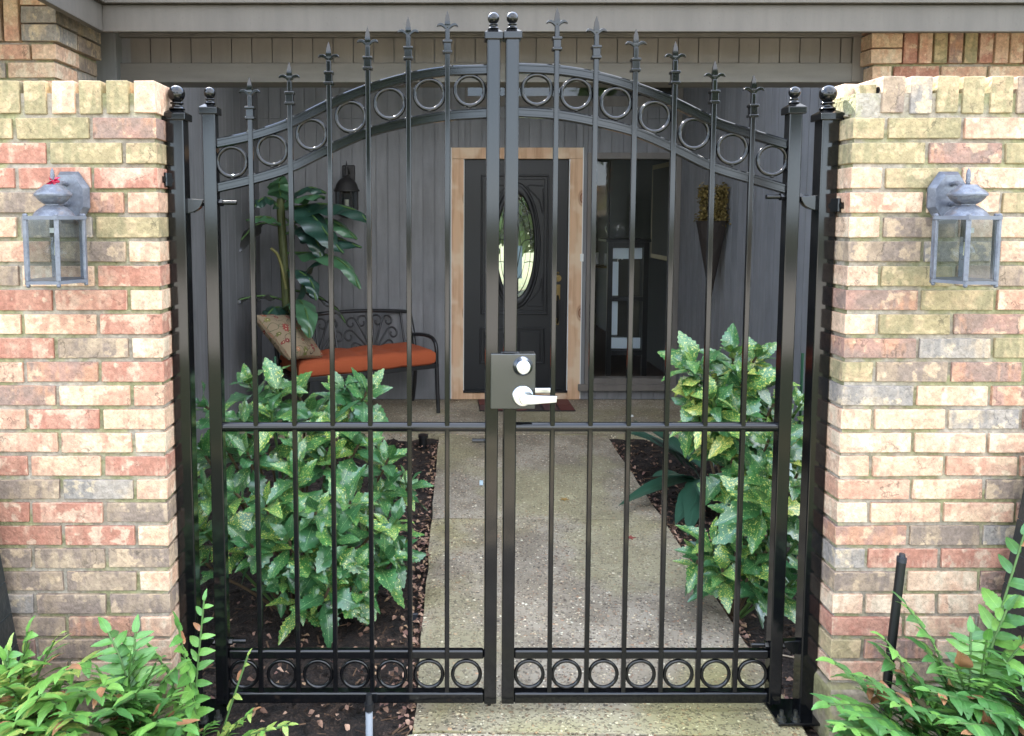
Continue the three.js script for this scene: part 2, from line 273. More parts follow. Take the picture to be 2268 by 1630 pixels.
// ------------------------------------------------------------------ bricks
function brickGeo(w, h, d, seed, r = 0.0028) {
  const g = new RoundedBoxGeometry(w, h, d, 1, r), p = g.attributes.position;
  for (let i = 0; i < p.count; i++) { const x = p.getX(i) + seed * 1.37, y = p.getY(i), z = p.getZ(i); p.setXYZ(i, p.getX(i) + 0.0022 * noise3(x * 60, y * 70, z * 50 + seed), y + 0.0018 * noise3(x * 55 + 3, y * 40, seed + z * 60), z + 0.0018 * noise3(seed, x * 47, y * 66)); }
  const q = boxUV(g, 1, (seed * 0.37) % 1, (seed * 0.61) % 1); q.computeVertexNormals(); return q;
}
let brickSeed = 1;
function brick(parent, letter, x0, x1, y0, y1, z0, z1) {
  const s = brickSeed++, r = rng(s * 17), dz = (r() - 0.5) * 0.004, m = part('brick', brickGeo(x1 - x0, y1 - y0, z1 - z0, s), BRICK[letter] || BRICK.C, parent);
  m.position.set((x0 + x1) / 2, (y0 + y1) / 2, (z0 + z1) / 2 + dz); m.rotation.z = (r() - 0.5) * 0.008; m.rotation.y = (r() - 0.5) * 0.01; return m;
}
const COURSE = 0.0737, JOINT = 0.0127, FRONT = 0.105, ROW1 = 1.927;
const LEFT_ROWS = ['MOO', 'OORO', 'RRR', 'KMBK', 'OGC', 'CBKB', 'RCB', 'CRRK', 'RKK', 'CBRR', 'RMK', 'KKMB', 'KRK', 'CKKK', 'RKR', 'CGBB', 'BRR', 'CRRM', 'BBB', 'CBBG', 'BBG', 'CMBB', 'CBM', 'CCBB'];
const RIGHT_ROWS = ['OOKO', 'OMO', 'COCO', 'KCO', 'CBCC', 'BGC', 'COBO', 'MOK', 'COMR', 'MGO', 'OBMB', 'GCM', 'CCGM', 'CCC', 'CKKK', 'KKB', 'CKKM', 'MBG', 'GRRC', 'BCM', 'CCCK', 'RKB', 'OMCC', 'KBM'];
function gardenWall(side, rows, corner, label) {               // side -1: runs to the left, +1: to the right
  const w = thing('garden_wall', label, 'wall', [0, 0, 0]), len = 1.32, s = side, back = -0.065;
  const X = (a, b) => s < 0 ? [corner - b, corner - a] : [corner + a, corner + b];
  let [a, b] = X(0.009, len); part('mortar', span(a, b, 0.09, 2.0, back + 0.01, FRONT - 0.009), mortarMat, w);
  [a, b] = X(-0.012, len + 0.05); part('footing', (() => { const g = boxUV(new RoundedBoxGeometry(b - a, 0.26, FRONT - back + 0.05, 3, 0.02).translate((a + b) / 2, 0.03, (FRONT + back) / 2)); return g; })(), concreteMat, w);
  rows.forEach((row, i) => {
    const top = ROW1 - i * COURSE, bot = top - (COURSE - JOINT), header = s < 0 ? i % 2 === 1 : i % 2 === 0; let u = 0;
    for (let k = 0; u < len - 0.02; k++) {
      let L = k === 0 ? (header ? 0.093 : 0.19) : 0.2155; if (s > 0 && k === 0 && !header) L = 0.22; const e = Math.min(len, u + L); const [p, q] = X(u, e);
      brick(w, row[k < row.length ? k : (k * 5 + i) % row.length], p, q, bot, top, k === 0 ? back : FRONT - 0.1, FRONT);
      u = e + JOINT;
    }
  });
  // bricks on edge along the top
  const r = rng(s + 9), tops = s < 0 ? 'COOCOOOCOKO' : 'BGOOOBOCOOK';
  let u = s < 0 ? 0 : 0.085, k = 0;
  while (u < len) { const bw = 0.062 + r() * 0.006; const [p, q] = X(u, Math.min(len, u + bw)); brick(w, tops[k++ % tops.length], p, q, 1.94 + (r() - 0.5) * 0.004, (s < 0 ? 2.036 : 2.049) + (r() - 0.5) * 0.003, back, FRONT); u += bw + 0.0145 + r() * 0.004; }
  return w;
}
const wallL = gardenWall(-1, LEFT_ROWS, -0.846, 'mottled brick wall with the lantern that wears a red ribbon');
const wallR = gardenWall(1, RIGHT_ROWS, 1.231, 'mottled buff brick wall with a broken cored brick at its top corner');
{ // the broken corner: a cored brick left bare, half a brick behind it
  const x0 = 1.234, b = brick(wallR, 'C', x0 + 0.006, x0 + 0.075, 1.945, 2.04, -0.06, 0.025); b.name = 'broken_brick';
  const c = brick(wallR, 'O', x0 + 0.03, x0 + 0.078, 1.943, 2.03, 0.035, 0.075);
  for (const [y, z] of [[1.972, 0.045], [1.972, 0.085], [2.012, 0.045], [2.012, 0.085]]) part('core_hole', new THREE.CylinderGeometry(0.011, 0.011, 0.006, 16).rotateZ(Math.PI / 2), blackMat, wallR).position.set(x0 + 0.0835, y, z - 0.01);
  part('mortar_smear', (() => { const g = new THREE.IcosahedronGeometry(0.045, 3), p = g.attributes.position; for (let i = 0; i < p.count; i++) { const n = 1 + 0.35 * noise3(p.getX(i) * 60, p.getY(i) * 60, p.getZ(i) * 60); p.setXYZ(i, p.getX(i) * n * 0.95, p.getY(i) * n * 0.16, p.getZ(i) * n * 0.9); } g.computeVertexNormals(); return boxUV(g); })(), concreteMat, wallR).position.set(x0 + 0.04, 1.94, 0.05);
}

// ------------------------------------------------------------------ the house
const house = thing('house', 'grey sided house with a covered porch behind the gate', 'house');
const at = (fx, fy, z = WALL_Z) => P(fx, fy, z);
const rect = (fx0, fx1, fy0, fy1, z = WALL_Z) => { const a = P(fx0, fy0, z), b = P(fx1, fy1, z); return [a.x, b.x, b.y, a.y]; };
const DOOR = rect(1000, 1283, 327, 887), WIN = rect(1302, 1494, 338, 862), TRAN = rect(1030, 1506, 150, 236);
DOOR[2] = 0; TRAN[3] = 2.88; WIN[1] = Math.min(WIN[1], SIDE_R - 0.02); TRAN[1] = Math.min(TRAN[1], SIDE_R - 0.02);
const HOLES = [DOOR, WIN, TRAN];
function pieces(x0, x1, y0, y1, cuts) {                        // [x0, x1, y0, y1] rectangles left around the openings
  const xs = [...new Set([x0, x1, ...cuts, ...HOLES.flatMap(h => [h[0], h[1]])])].filter(x => x >= x0 && x <= x1).sort((a, b) => a - b), out = [];
  for (let i = 0; i < xs.length - 1; i++) {
    if (xs[i + 1] - xs[i] < 0.004) continue; const m = (xs[i] + xs[i + 1]) / 2; let free = [[y0, y1]];
    for (const h of HOLES) if (m > h[0] && m < h[1]) free = free.flatMap(([a, b]) => [[a, Math.min(b, h[2])], [Math.max(a, h[3]), b]].filter(q => q[1] - q[0] > 0.004));
    for (const f of free) out.push([xs[i], xs[i + 1], ...f]);
  }
  return out;
}
const WALL_TOP = 3.08;
const backWall = part('back_wall', pieces(SIDE_L, SIDE_R, 0.01, WALL_TOP, []).map(([a, b, c, d]) => span(a, b, c, d, WALL_Z - 0.12, WALL_Z - 0.006)), sidingMat2, house);
const grooves = []; for (let x = SIDE_L; x < SIDE_R; x += 0.1015) grooves.push(x);
for (const [y0, y1] of [[0.012, 2.455], [2.462, WALL_TOP]]) for (const [a, b, c, d] of pieces(SIDE_L, SIDE_R, y0, y1, grooves)) part('siding_board', span(a + 0.0035, b - 0.0035, c, d, WALL_Z - 0.008, WALL_Z + 0.004), (Math.floor(a * 17) % 3) ? sidingMat : sidingMat2, backWall);
// side walls of the porch, boards run upright
for (const s of [-1, 1]) {
  const x = s < 0 ? SIDE_L : SIDE_R, z1 = s < 0 ? -1.36 : -1.38, w = part('side_wall', s < 0 ? span(x - 0.12, x - 0.006, 0, WALL_TOP, WALL_Z - 0.1, z1) : span(x + 0.006, x + 0.12, 0, WALL_TOP, WALL_Z - 0.1, z1), sidingMat2, house);
  for (let z = WALL_Z + 0.005, k = 0; z < z1 - 0.02; z += s < 0 ? 0.2 : 0.1, k++) { const e = Math.min(z1, z + (s < 0 ? 0.2 : 0.1)); const g = span(s < 0 ? x - 0.008 : x - 0.004, s < 0 ? x + 0.004 : x + 0.008, 0.012, WALL_TOP - 0.002, z + 0.003, e - 0.003); part('siding_board', g, k % 3 ? sidingMat : sidingMat2, w); }
}
part('corner_trim', span(SIDE_R - 0.05, SIDE_R - 0.006, 0.012, WALL_TOP - 0.004, WALL_Z + 0.006, WALL_Z + 0.03, 0.003), trimMat, house);
part('porch_ceiling', span(SIDE_L - 0.1, SIDE_R + 0.1, WALL_TOP + 0.001, WALL_TOP + 0.02, WALL_Z - 0.1, -2.2), trimMat, house);
// header beam across the porch front
const HL = SIDE_L - 0.02, HR = 2.065;
const header = part('header_beam', span(HL, HR, 2.30, 2.655, HEAD_Z - 0.14, HEAD_Z - 0.012), sidingMat2, house);
for (let x = -1.52, k = 0; x < HR - 0.02; x += 0.0995, k++) part('panel_board', span(x + 0.0025, Math.min(HR, x + 0.0995) - 0.0025, 2.382, 2.5, HEAD_Z - 0.014, HEAD_Z), trimMat, header);
part('lower_board', span(HL, HR + 0.01, 2.286, 2.380, HEAD_Z - 0.15, HEAD_Z + 0.012, 0.004), fasciaMat, header);
part('upper_board', span(HL, HR + 0.02, 2.502, 2.62, HEAD_Z - 0.013, HEAD_Z + 0.02, 0.003), fasciaMat, header);
part('end_trim', span(HR - 0.05, HR - 0.004, 2.29, 2.51, HEAD_Z - 0.01, HEAD_Z + 0.016, 0.003), trimMat, header);
// eaves
part('fascia', span(-1.47, 3.6, 2.434, 2.548, -1.03, -1.0, 0.003), eaveMat, house);
part('drip_board', span(-1.5, 3.6, 2.55, 2.66, -1.04, -0.975, 0.004), eaveMat, house);
part('soffit', span(-1.5, 3.6, 2.52, 2.532, HEAD_Z - 0.05, -1.031), trimMat, house);
part('side_fascia', span(-1.5, -1.47, 2.434, 2.548, -1.03, 0.42, 0.003), eaveMat, house);
part('side_drip_board', span(-1.515, -1.445, 2.55, 2.66, -0.974, 0.45, 0.004), eaveMat, house);
part('side_soffit', span(-3.6, -1.501, 2.56, 2.572, -1.6, 0.42), trimMat, house);
const roofMat = std(0x5c554f, { roughness: 0.95, bumpMap: brickBump, bumpScale: 0.01 });
{ // a narrow roof over the front beam, an open strip behind it, then the shed roof rising towards the back
  const slope = (x0, x1, z0, y0) => { const y1 = y0 + (z0 + 9.6) * 0.3, sh = new THREE.Shape([[z0, y0], [-9.6, y1], [-9.6, y1 + 0.1], [z0, y0 + 0.06]].map(p => new THREE.Vector2(...p))); return boxUV(new THREE.ExtrudeGeometry(sh, { depth: x1 - x0, bevelEnabled: false }).rotateY(-Math.PI / 2).translate(x1, 0, 0)); };
  part('roof', slope(SIDE_L - 0.1, SIDE_R + 0.1, -2.2, 3.102), roofMat, house); part('side_roof', slope(-4.4, SIDE_L - 0.11, -1.04, 2.665), roofMat, house); part('side_roof', slope(SIDE_R + 0.11, 4.6, -1.04, 2.665), roofMat, house);
  part('beam_roof', span(SIDE_L - 0.1, SIDE_R + 0.1, 2.663, 2.76, -1.6, -1.035), roofMat, house);
  part('wing_roof', span(-4.4, -1.5, 2.665, 2.75, -1.03, 0.45), roofMat, house);
}
const roomMat = std(0x424645, { roughness: 0.9 }), floorMat = std(0x3b2b22, { roughness: 0.5 });
{ // the room behind, open to the garden through high panes and a glazed door
  const poly = (x, z0, z1) => { const top = z => 3.1 + (-2.2 - z) * 0.3 - 0.01, sh = new THREE.Shape([[z0, 0], [z1, 0], [z1, top(z1)], [z0, top(z0)]].map(p => new THREE.Vector2(...p))); return boxUV(new THREE.ExtrudeGeometry(sh, { depth: 0.1, bevelEnabled: false }).rotateY(-Math.PI / 2).translate(x, 0, 0)); };
  part('room_wall', poly(2.42, WALL_Z - 0.12, -9), roomMat, house); part('room_wall', poly(-2.2, WALL_Z - 0.12, -9), roomMat, house);
  part('room_wall', span(-2.3, 2.4, WALL_TOP + 0.02, 3.72, WALL_Z - 0.12, WALL_Z - 0.05), roomMat, house);
  const rear = [[-2.2, 2.42, 0, 0.06], [-2.2, 0.5, 0.06, 2.15], [1.8, 2.42, 0.06, 2.15], [-2.2, 2.42, 2.15, 3.12], [-2.2, 2.42, 3.12, 3.9], [-2.2, 2.42, 3.9, 5.12]];
  part('rear_wall', rear.map(([a, b, c, d]) => span(a, b, c, d, -9.12, -9)), roomMat, house);
  part('rear_eave', [span(-2.2, 2.42, 2.3, 2.38, -12.4, -9.121)], trimMat, house);
  part('room_floor', span(-2.2, 2.42, -0.02, 0.004, -9, WALL_Z - 0.12), floorMat, house);
  part('rear_mullion', [span(1.13, 1.17, 0.06, 2.15, -9.06, -9.02)], whiteMat, house);
}
// brick piers of the house, left wing and right of the porch
function pier(corner, side, z, len, yTop) {
  const X = (a, b) => side < 0 ? [corner - b, corner - a] : [corner + a, corner + b]; let [a, b] = X(0.012, len);
  const m = part('brick_pier', span(a, b, 0, yTop - 0.002, z - 0.42, z - 0.012), mortarMat, house), band = 2.36, r = rng(side + 77);
  const L1 = side < 0 ? 'CKCCKG' : 'KRKCKR', cs = side < 0 ? 'KBGMCKBM' : 'RKOMORKKMRKBCK';
  // plain courses that show above the garden wall
  for (let i = 0; i < 6; i++) { const top = band - 0.012 - i * COURSE; let u = i % 2 ? 0 : 0, k = 0; while (u < len) { const L = k === 0 ? (i % 2 ? 0.2 : 0.09) : 0.2155, out = side < 0 && i === 0 ? 0.012 : 0; const [p, q] = X(u - (k ? 0 : out), Math.min(len, u + L)); brick(m, L1[Math.floor(r() * 6)], p, q, top - COURSE + JOINT, top, k === 0 ? z - 0.2 : z - 0.1, z + out); if (k === 0) brick(m, 'BGM'[i % 3], ...X(0, 0.1), top - COURSE + JOINT, top, z - 0.4, z - 0.212); u += L + JOINT; k++; } }
  // proud band: three-brick corner block, then upright bricks
  for (let j = 0; j < 3; j++) { const y0 = band + j * COURSE; let [p, q] = X(-0.022, 0.125); brick(m, side < 0 ? 'GGC'[j] : 'CKR'[j], p, q, y0, y0 + COURSE - 0.008, z - 0.16, z + 0.022); [p, q] = X(-0.022, 0.09); brick(m, 'BGB'[j], p, q, y0, y0 + COURSE - 0.008, z - 0.4, z - 0.172); }
  for (let u = 0.135, k = 0; u < len; u += 0.072, k++) { const [p, q] = X(u, Math.min(len, u + 0.062)); brick(m, cs[k % cs.length], p, q, band, band + COURSE * 3 - 0.008, z - 0.08, z + 0.022); }
}
pier(-1.615, -1, -0.86, 1.1, 2.55);
pier(2.075, 1, -1.33, 1.15, 2.6);

// ------------------------------------------------------------------ the front door
{
  const [ox0, ox1, , oy1] = rect(1000, 1283, 327, 887), [sx0, sx1, sy0, sy1] = rect(1027, 1256, 352, 869), zf = WALL_Z + 0.012;
  const frame = part('door_frame', [span(ox0, sx0, 0.012, sy1, WALL_Z - 0.1, zf, 0.003), span(sx1, ox1, 0.012, sy1, WALL_Z - 0.1, zf + 0.001, 0.003), span(ox0, ox1, sy1 + 0.001, oy1, WALL_Z - 0.1, zf, 0.003), span(sx0, sx1, 0.012, sy0, WALL_Z - 0.1, zf - 0.002, 0.003)], cedarMat, house);
  part('caulk', [span(ox1 - 0.001, ox1 + 0.006, 0.02, oy1, WALL_Z + 0.004, zf + 0.002), span(ox0 - 0.006, ox0 + 0.001, 0.02, oy1, WALL_Z + 0.004, zf + 0.002), span(sx1 - 0.008, sx1 - 0.001, 0.08, sy1, zf - 0.02, zf - 0.004), span(sx0 + 0.001, sx0 + 0.006, 0.08, sy1, zf - 0.02, zf - 0.004)], whiteMat, frame);
  const d0 = sx0 + 0.006, d1 = sx1 - 0.008, z0 = WALL_Z - 0.075, z1 = WALL_Z - 0.03;
  const [, , oy0, oyt] = rect(1100, 1184, 420, 670), oc = P(1142, 545, z1), rx = 0.168, ry = 0.49;
  const sh = new THREE.Shape([[d0, sy0 + 0.004], [d1, sy0 + 0.004], [d1, sy1 - 0.004], [d0, sy1 - 0.004]].map(p => new THREE.Vector2(...p))), hole = new THREE.Path(); hole.absellipse(oc.x, oc.y, rx, ry, 0, Math.PI * 2, true); sh.holes.push(hole);
  const door = part('front_door', boxUV(new THREE.ExtrudeGeometry(sh, { depth: z1 - z0, bevelEnabled: false, curveSegments: 48 }).translate(0, 0, z0)), doorMat, house);
  door.userData.label = 'black panelled door with an oval leaded pane';
  part('oval_moulding', new THREE.TorusGeometry(1, 0.085, 10, 64).scale(rx + 0.008, ry + 0.008, 0.17).translate(oc.x, oc.y, z1), doorMat, door);
  part('oval_moulding', new THREE.TorusGeometry(1, 0.045, 8, 64).scale(rx + 0.042, ry + 0.042, 0.22).translate(oc.x, oc.y, z1), doorMat, door);
  const ring = (x0, x1, y0, y1, w = 0.016, h = 0.014) => { const o = []; const b = (p, q) => { const dx = q[0] - p[0], dy = q[1] - p[1], L = Math.hypot(dx, dy); o.push(new RoundedBoxGeometry(L + w, w, h * 2, 2, w * 0.4).rotateZ(Math.atan2(dy, dx)).translate((p[0] + q[0]) / 2, (p[1] + q[1]) / 2, z1)); }; b([x0, y0], [x1, y0]); b([x1, y0], [x1, y1]); b([x1, y1], [x0, y1]); b([x0, y1], [x0, y0]); return o; };
  const [px0, px1, py0, py1] = rect(1068, 1212, 389, 695); part('panel_moulding', [...ring(px0, px1, py0, py1), ...ring(px0 + 0.03, px1 - 0.03, py0 + 0.03, py1 - 0.03, 0.008, 0.006)], doorMat, door);
  const [lx0, lx1, ly0, ly1] = rect(1065, 1205, 728, 805), lm = (lx0 + lx1) / 2;
  for (const [a, b] of [[lx0, lm - 0.03], [lm + 0.03, lx1]]) { part('panel_moulding', [...ring(a, b, ly0, ly1), ...ring(a + 0.03, b - 0.03, ly0 + 0.03, ly1 - 0.03, 0.008, 0.006)], doorMat, door); part('panel_field', span(a + 0.035, b - 0.035, ly0 + 0.035, ly1 - 0.035, z1 - 0.002, z1 + 0.006, 0.003), doorMat, door); }
  for (const [sx, sy] of [[1, 1], [-1, 1], [1, -1], [-1, -1]]) part('spandrel_moulding', tube([[oc.x + sx * 0.235, oc.y + sy * 0.5, z1], [oc.x + sx * 0.235, oc.y + sy * 0.28, z1], [oc.x + sx * 0.2, oc.y + sy * 0.4, z1], [oc.x + sx * 0.1, oc.y + sy * 0.52, z1], [oc.x + sx * 0.235, oc.y + sy * 0.525, z1]], 0.006, 40, 6), doorMat, door);
  part('oval_pane', new THREE.CircleGeometry(1, 64).scale(rx, ry, 1).translate(oc.x, oc.y, z1 - 0.02), phys(0xf2f6ee, { roughness: 0.08, transmission: 1, thickness: 0, bumpMap: blackBump, bumpScale: 0.0015 }), door);
  const lead = []; for (const k of [0.8, 0.55]) lead.push(new THREE.TorusGeometry(1, 0.016, 6, 60).scale(rx * k, ry * (k + 0.06), 0.25).translate(oc.x, oc.y, z1 - 0.018));
  for (const [a, b, c, d] of [[-1, 0.1, -0.5, 0.1], [0.5, 0.1, 1, 0.1], [-1, -0.3, -0.5, -0.3], [0.5, -0.3, 1, -0.3], [0, 0.62, 0.3, 0], [0, 0.62, -0.3, 0], [0.3, 0, 0, -0.62], [-0.3, 0, 0, -0.62], [0, 0.62, 0, 1], [0, -0.62, 0, -1], [-0.3, 0, -0.5, 0.1], [0.3, 0, 0.5, 0.1]]) lead.push(tube([[oc.x + a * rx * 0.98, oc.y + b * ry * 0.98, z1 - 0.018], [oc.x + (a + c) / 2 * rx, oc.y + (b + d) / 2 * ry + 0.01, z1 - 0.018], [oc.x + c * rx, oc.y + d * ry * 0.98, z1 - 0.018]], 0.0035, 8, 5));
  part('lead_came', lead, std(0x2a2a2c, { roughness: 0.5, metalness: 0.6 }), door);
  const hx = P(1235, 640, z1).x; const yy = f => P(1235, f, z1).y;
  part('deadbolt', [cylZ(0.03, 0.012, hx, yy(616), z1 + 0.006), cylZ(0.018, 0.03, hx, yy(616), z1 + 0.02), new THREE.SphereGeometry(0.012, 10, 8).translate(hx, yy(604), z1 + 0.012)], brassMat, door);
  part('handle_plate', [rbox(0.046, 0.12, 0.01, hx, yy(645), z1 + 0.005, 0.012), cylZ(0.022, 0.012, hx, yy(660), z1 + 0.008)], brassMat, door);
  part('handle_grip', [tube([[hx, yy(655), z1 + 0.01], [hx, yy(664), z1 + 0.05], [hx, yy(685), z1 + 0.06], [hx, yy(705), z1 + 0.045], [hx, yy(715), z1 + 0.008]], 0.009, 24, 10)], blackMat, door); part('handle_foot', rbox(0.03, 0.06, 0.008, hx, yy(712), z1 + 0.004, 0.01), brassMat, door);
  part('threshold', span(sx0, sx1, sy0 + 0.001, sy0 + 0.02, z1 + 0.001, zf + 0.01, 0.003), blackMat, door);
  const [nx0, nx1, ny0, ny1] = rect(1145, 1158, 545, 618); solo('paper_note', span(nx0, nx1, ny0, ny1, z0 - 0.003, z0 - 0.001), std(0xa9c3dd, { roughness: 0.8 }), 'pale blue paper sheet taped inside the oval door pane', 'paper');
}
// ------------------------------------------------------------------ windows
function windowPart(name, hole, glass, sillTop) {
  const [x0, x1, y0, y1] = hole, [gx0, gx1, gy0, gy1] = glass, zf = WALL_Z + 0.014;
  const w = part(name, [span(x0, gx0, y0, y1, WALL_Z - 0.1, zf, 0.003), span(gx1, x1, y0, y1, WALL_Z - 0.1, zf, 0.003), span(gx0, gx1, gy1, y1, WALL_Z - 0.1, zf - 0.002, 0.003), span(gx0, gx1, y0, gy0, WALL_Z - 0.1, zf - 0.002, 0.003)], trimMat, house);
  part('pane', new THREE.PlaneGeometry(gx1 - gx0, gy1 - gy0).translate((gx0 + gx1) / 2, (gy0 + gy1) / 2, WALL_Z - 0.03), glassMat, w);
  if (sillTop) part('sill', span(x0 - 0.06, Math.min(x1 + 0.05, SIDE_R - 0.002), sillTop - 0.055, sillTop, WALL_Z + 0.005, WALL_Z + 0.05, 0.004), trimMat, w);
  return w;
}
{
  const g = rect(1318, 1478, 352, 838), t = rect(1036, 1500, 150, 213); t[3] = 2.85; t[1] = Math.min(t[1], SIDE_R - 0.04);
  windowPart('window', WIN, g, P(1400, 850, WALL_Z).y); windowPart('transom_window', TRAN, t);
}
// ------------------------------------------------------------------ gate posts and gate leaves
function capGeo(w, y) { return [rbox(w + 0.012, 0.022, w + 0.012, 0, y - 0.011, 0, 0.003), toCreasedNormals(new THREE.CylinderGeometry(w * 0.28, (w + 0.010) * 0.707, 0.014, 4, 1, false, Math.PI / 4).translate(0, y + 0.0068, 0), 0.4)]; }
function ballGeo(r, y) { return [lathe([[0, 0], [r * 0.95, 0], [r * 0.9, r * 0.22], [r * 0.62, r * 0.38], [r * 0.55, r * 0.62], [r * 0.78, r * 0.72], [r * 0.78, r * 0.86], [r * 0.5, r * 0.98]], 24).translate(0, y, 0), new THREE.SphereGeometry(r, 32, 24).translate(0, y + r * 1.9, 0)]; }
function gatePost(x, w, topPx, side, label) {
  const p = thing('gate_post', label, 'gate post', [x, 0, 0.003]), top = P(975 + x * 694, topPx, 0.03).y;
  part('tube', rbox(w, top - 0.006, w, 0, top / 2 + 0.003, 0, 0.005, 3), gateMat, p);
  part('cap', capGeo(w + 0.006, top), gateMat, p);
  part('ball_finial', ballGeo(0.026, top + 0.012), gateMat, p);
  const b = part('base_plate', rbox(0.14, 0.009, 0.13, side > 0 ? -0.045 : 0.045, 0.0065, 0.012, 0.002), gateMat, p);
  for (const [bx, bz] of side > 0 ? [[-0.1, 0.06], [-0.1, -0.04], [-0.055, 0.06]] : [[0.1, 0.06], [0.1, -0.04], [0.055, 0.06]]) part('bolt', [cyl(0.015, 0.015, 0.003, bx, 0.0127, bz, 16), ngon(6, 0.0125, 0.0143, 0.026).translate(bx, 0, bz), cyl(0.0065, 0.0065, 0.024, bx, 0.032, bz, 10)], lockMat, b);
  for (const [k, py] of [[0, side > 0 ? 448 : 455], [1, side > 0 ? 1428 : 1420]]) {          // hinge ears, and a lag that ties the post to the wall
    const y = P(975 + x * 694, py, 0).y, s = -side;
    const sh = new THREE.Shape(); sh.moveTo(0, 0.02); sh.lineTo(0.05, 0.016); sh.quadraticCurveTo(0.045, -0.018, 0, -0.024); sh.lineTo(0, 0.02);
    part('hinge_ear', new THREE.ExtrudeGeometry(sh, { depth: 0.02, bevelEnabled: true, bevelSize: 0.002, bevelThickness: 0.002, bevelSegments: 2 }), gateMat, p).position.set(s * (w / 2 - 0.002), y, -0.01);
    if (s < 0) p.children[p.children.length - 1].geometry = mirrorX(p.children[p.children.length - 1].geometry);
    if (!k) part('wall_bracket', [rbox(0.03, 0.045, 0.03, side * (w / 2 + 0.006), P(380, side > 0 ? 455 : 398, 0.05).y, w / 2 + 0.01, 0.005), ngon(6, 0.012, -0.01, 0.01).rotateX(Math.PI / 2).translate(side * (w / 2 + 0.004), P(380, side > 0 ? 455 : 398, 0.05).y, w / 2 + 0.03)], gateMat, p);
  }
  return p;
}
gatePost(-0.8175, 0.054, 250, -1, 'black square gate post fixed to the wall with the ribboned lantern');
gatePost(1.2025, 0.054, 250, 1, 'black square gate post on a bolted plate beside the buff wall');

const spearGeo = (() => {
  const g = [], T = -0.132;                                   // tip at 0
  g.push(rbox(0.03, 0.009, 0.03, 0, T + 0.0045, 0, 0.003), rbox(0.023, 0.026, 0.023, 0, T + 0.02, 0, 0.002), rbox(0.03, 0.009, 0.03, 0, T + 0.036, 0, 0.003), rbox(0.0145, 0.036, 0.0145, 0, T + 0.056, 0, 0.003));
  g.push(toCreasedNormals(new THREE.LatheGeometry([[0.002, -0.068], [0.0085, -0.058], [0.0105, -0.04], [0.0075, -0.02], [0.0001, 0]].map(p => new THREE.Vector2(...p)), 4).rotateY(Math.PI / 4).scale(1.15, 1, 0.75), 0.5));
  for (const s of [-1, 1]) {
    const sh = new THREE.Shape(); sh.moveTo(0, -0.066); sh.quadraticCurveTo(0.007, -0.052, 0.017, -0.0475); sh.quadraticCurveTo(0.025, -0.0445, 0.0315, -0.0485); sh.quadraticCurveTo(0.028, -0.0395, 0.018, -0.0405); sh.quadraticCurveTo(0.009, -0.043, 0, -0.056); sh.lineTo(0, -0.066);
    const e = new THREE.ExtrudeGeometry(sh, { depth: 0.006, bevelEnabled: true, bevelSize: 0.0015, bevelThickness: 0.002, bevelSegments: 2, curveSegments: 6 }).translate(0, 0, -0.003); g.push(s < 0 ? mirrorX(e) : e);
  }
  return join(g);
})();
const ringGeo = new THREE.TorusGeometry(0.0455, 0.0062, 12, 40), ringTop = new THREE.TorusGeometry(0.0455, 0.0062, 12, 40);
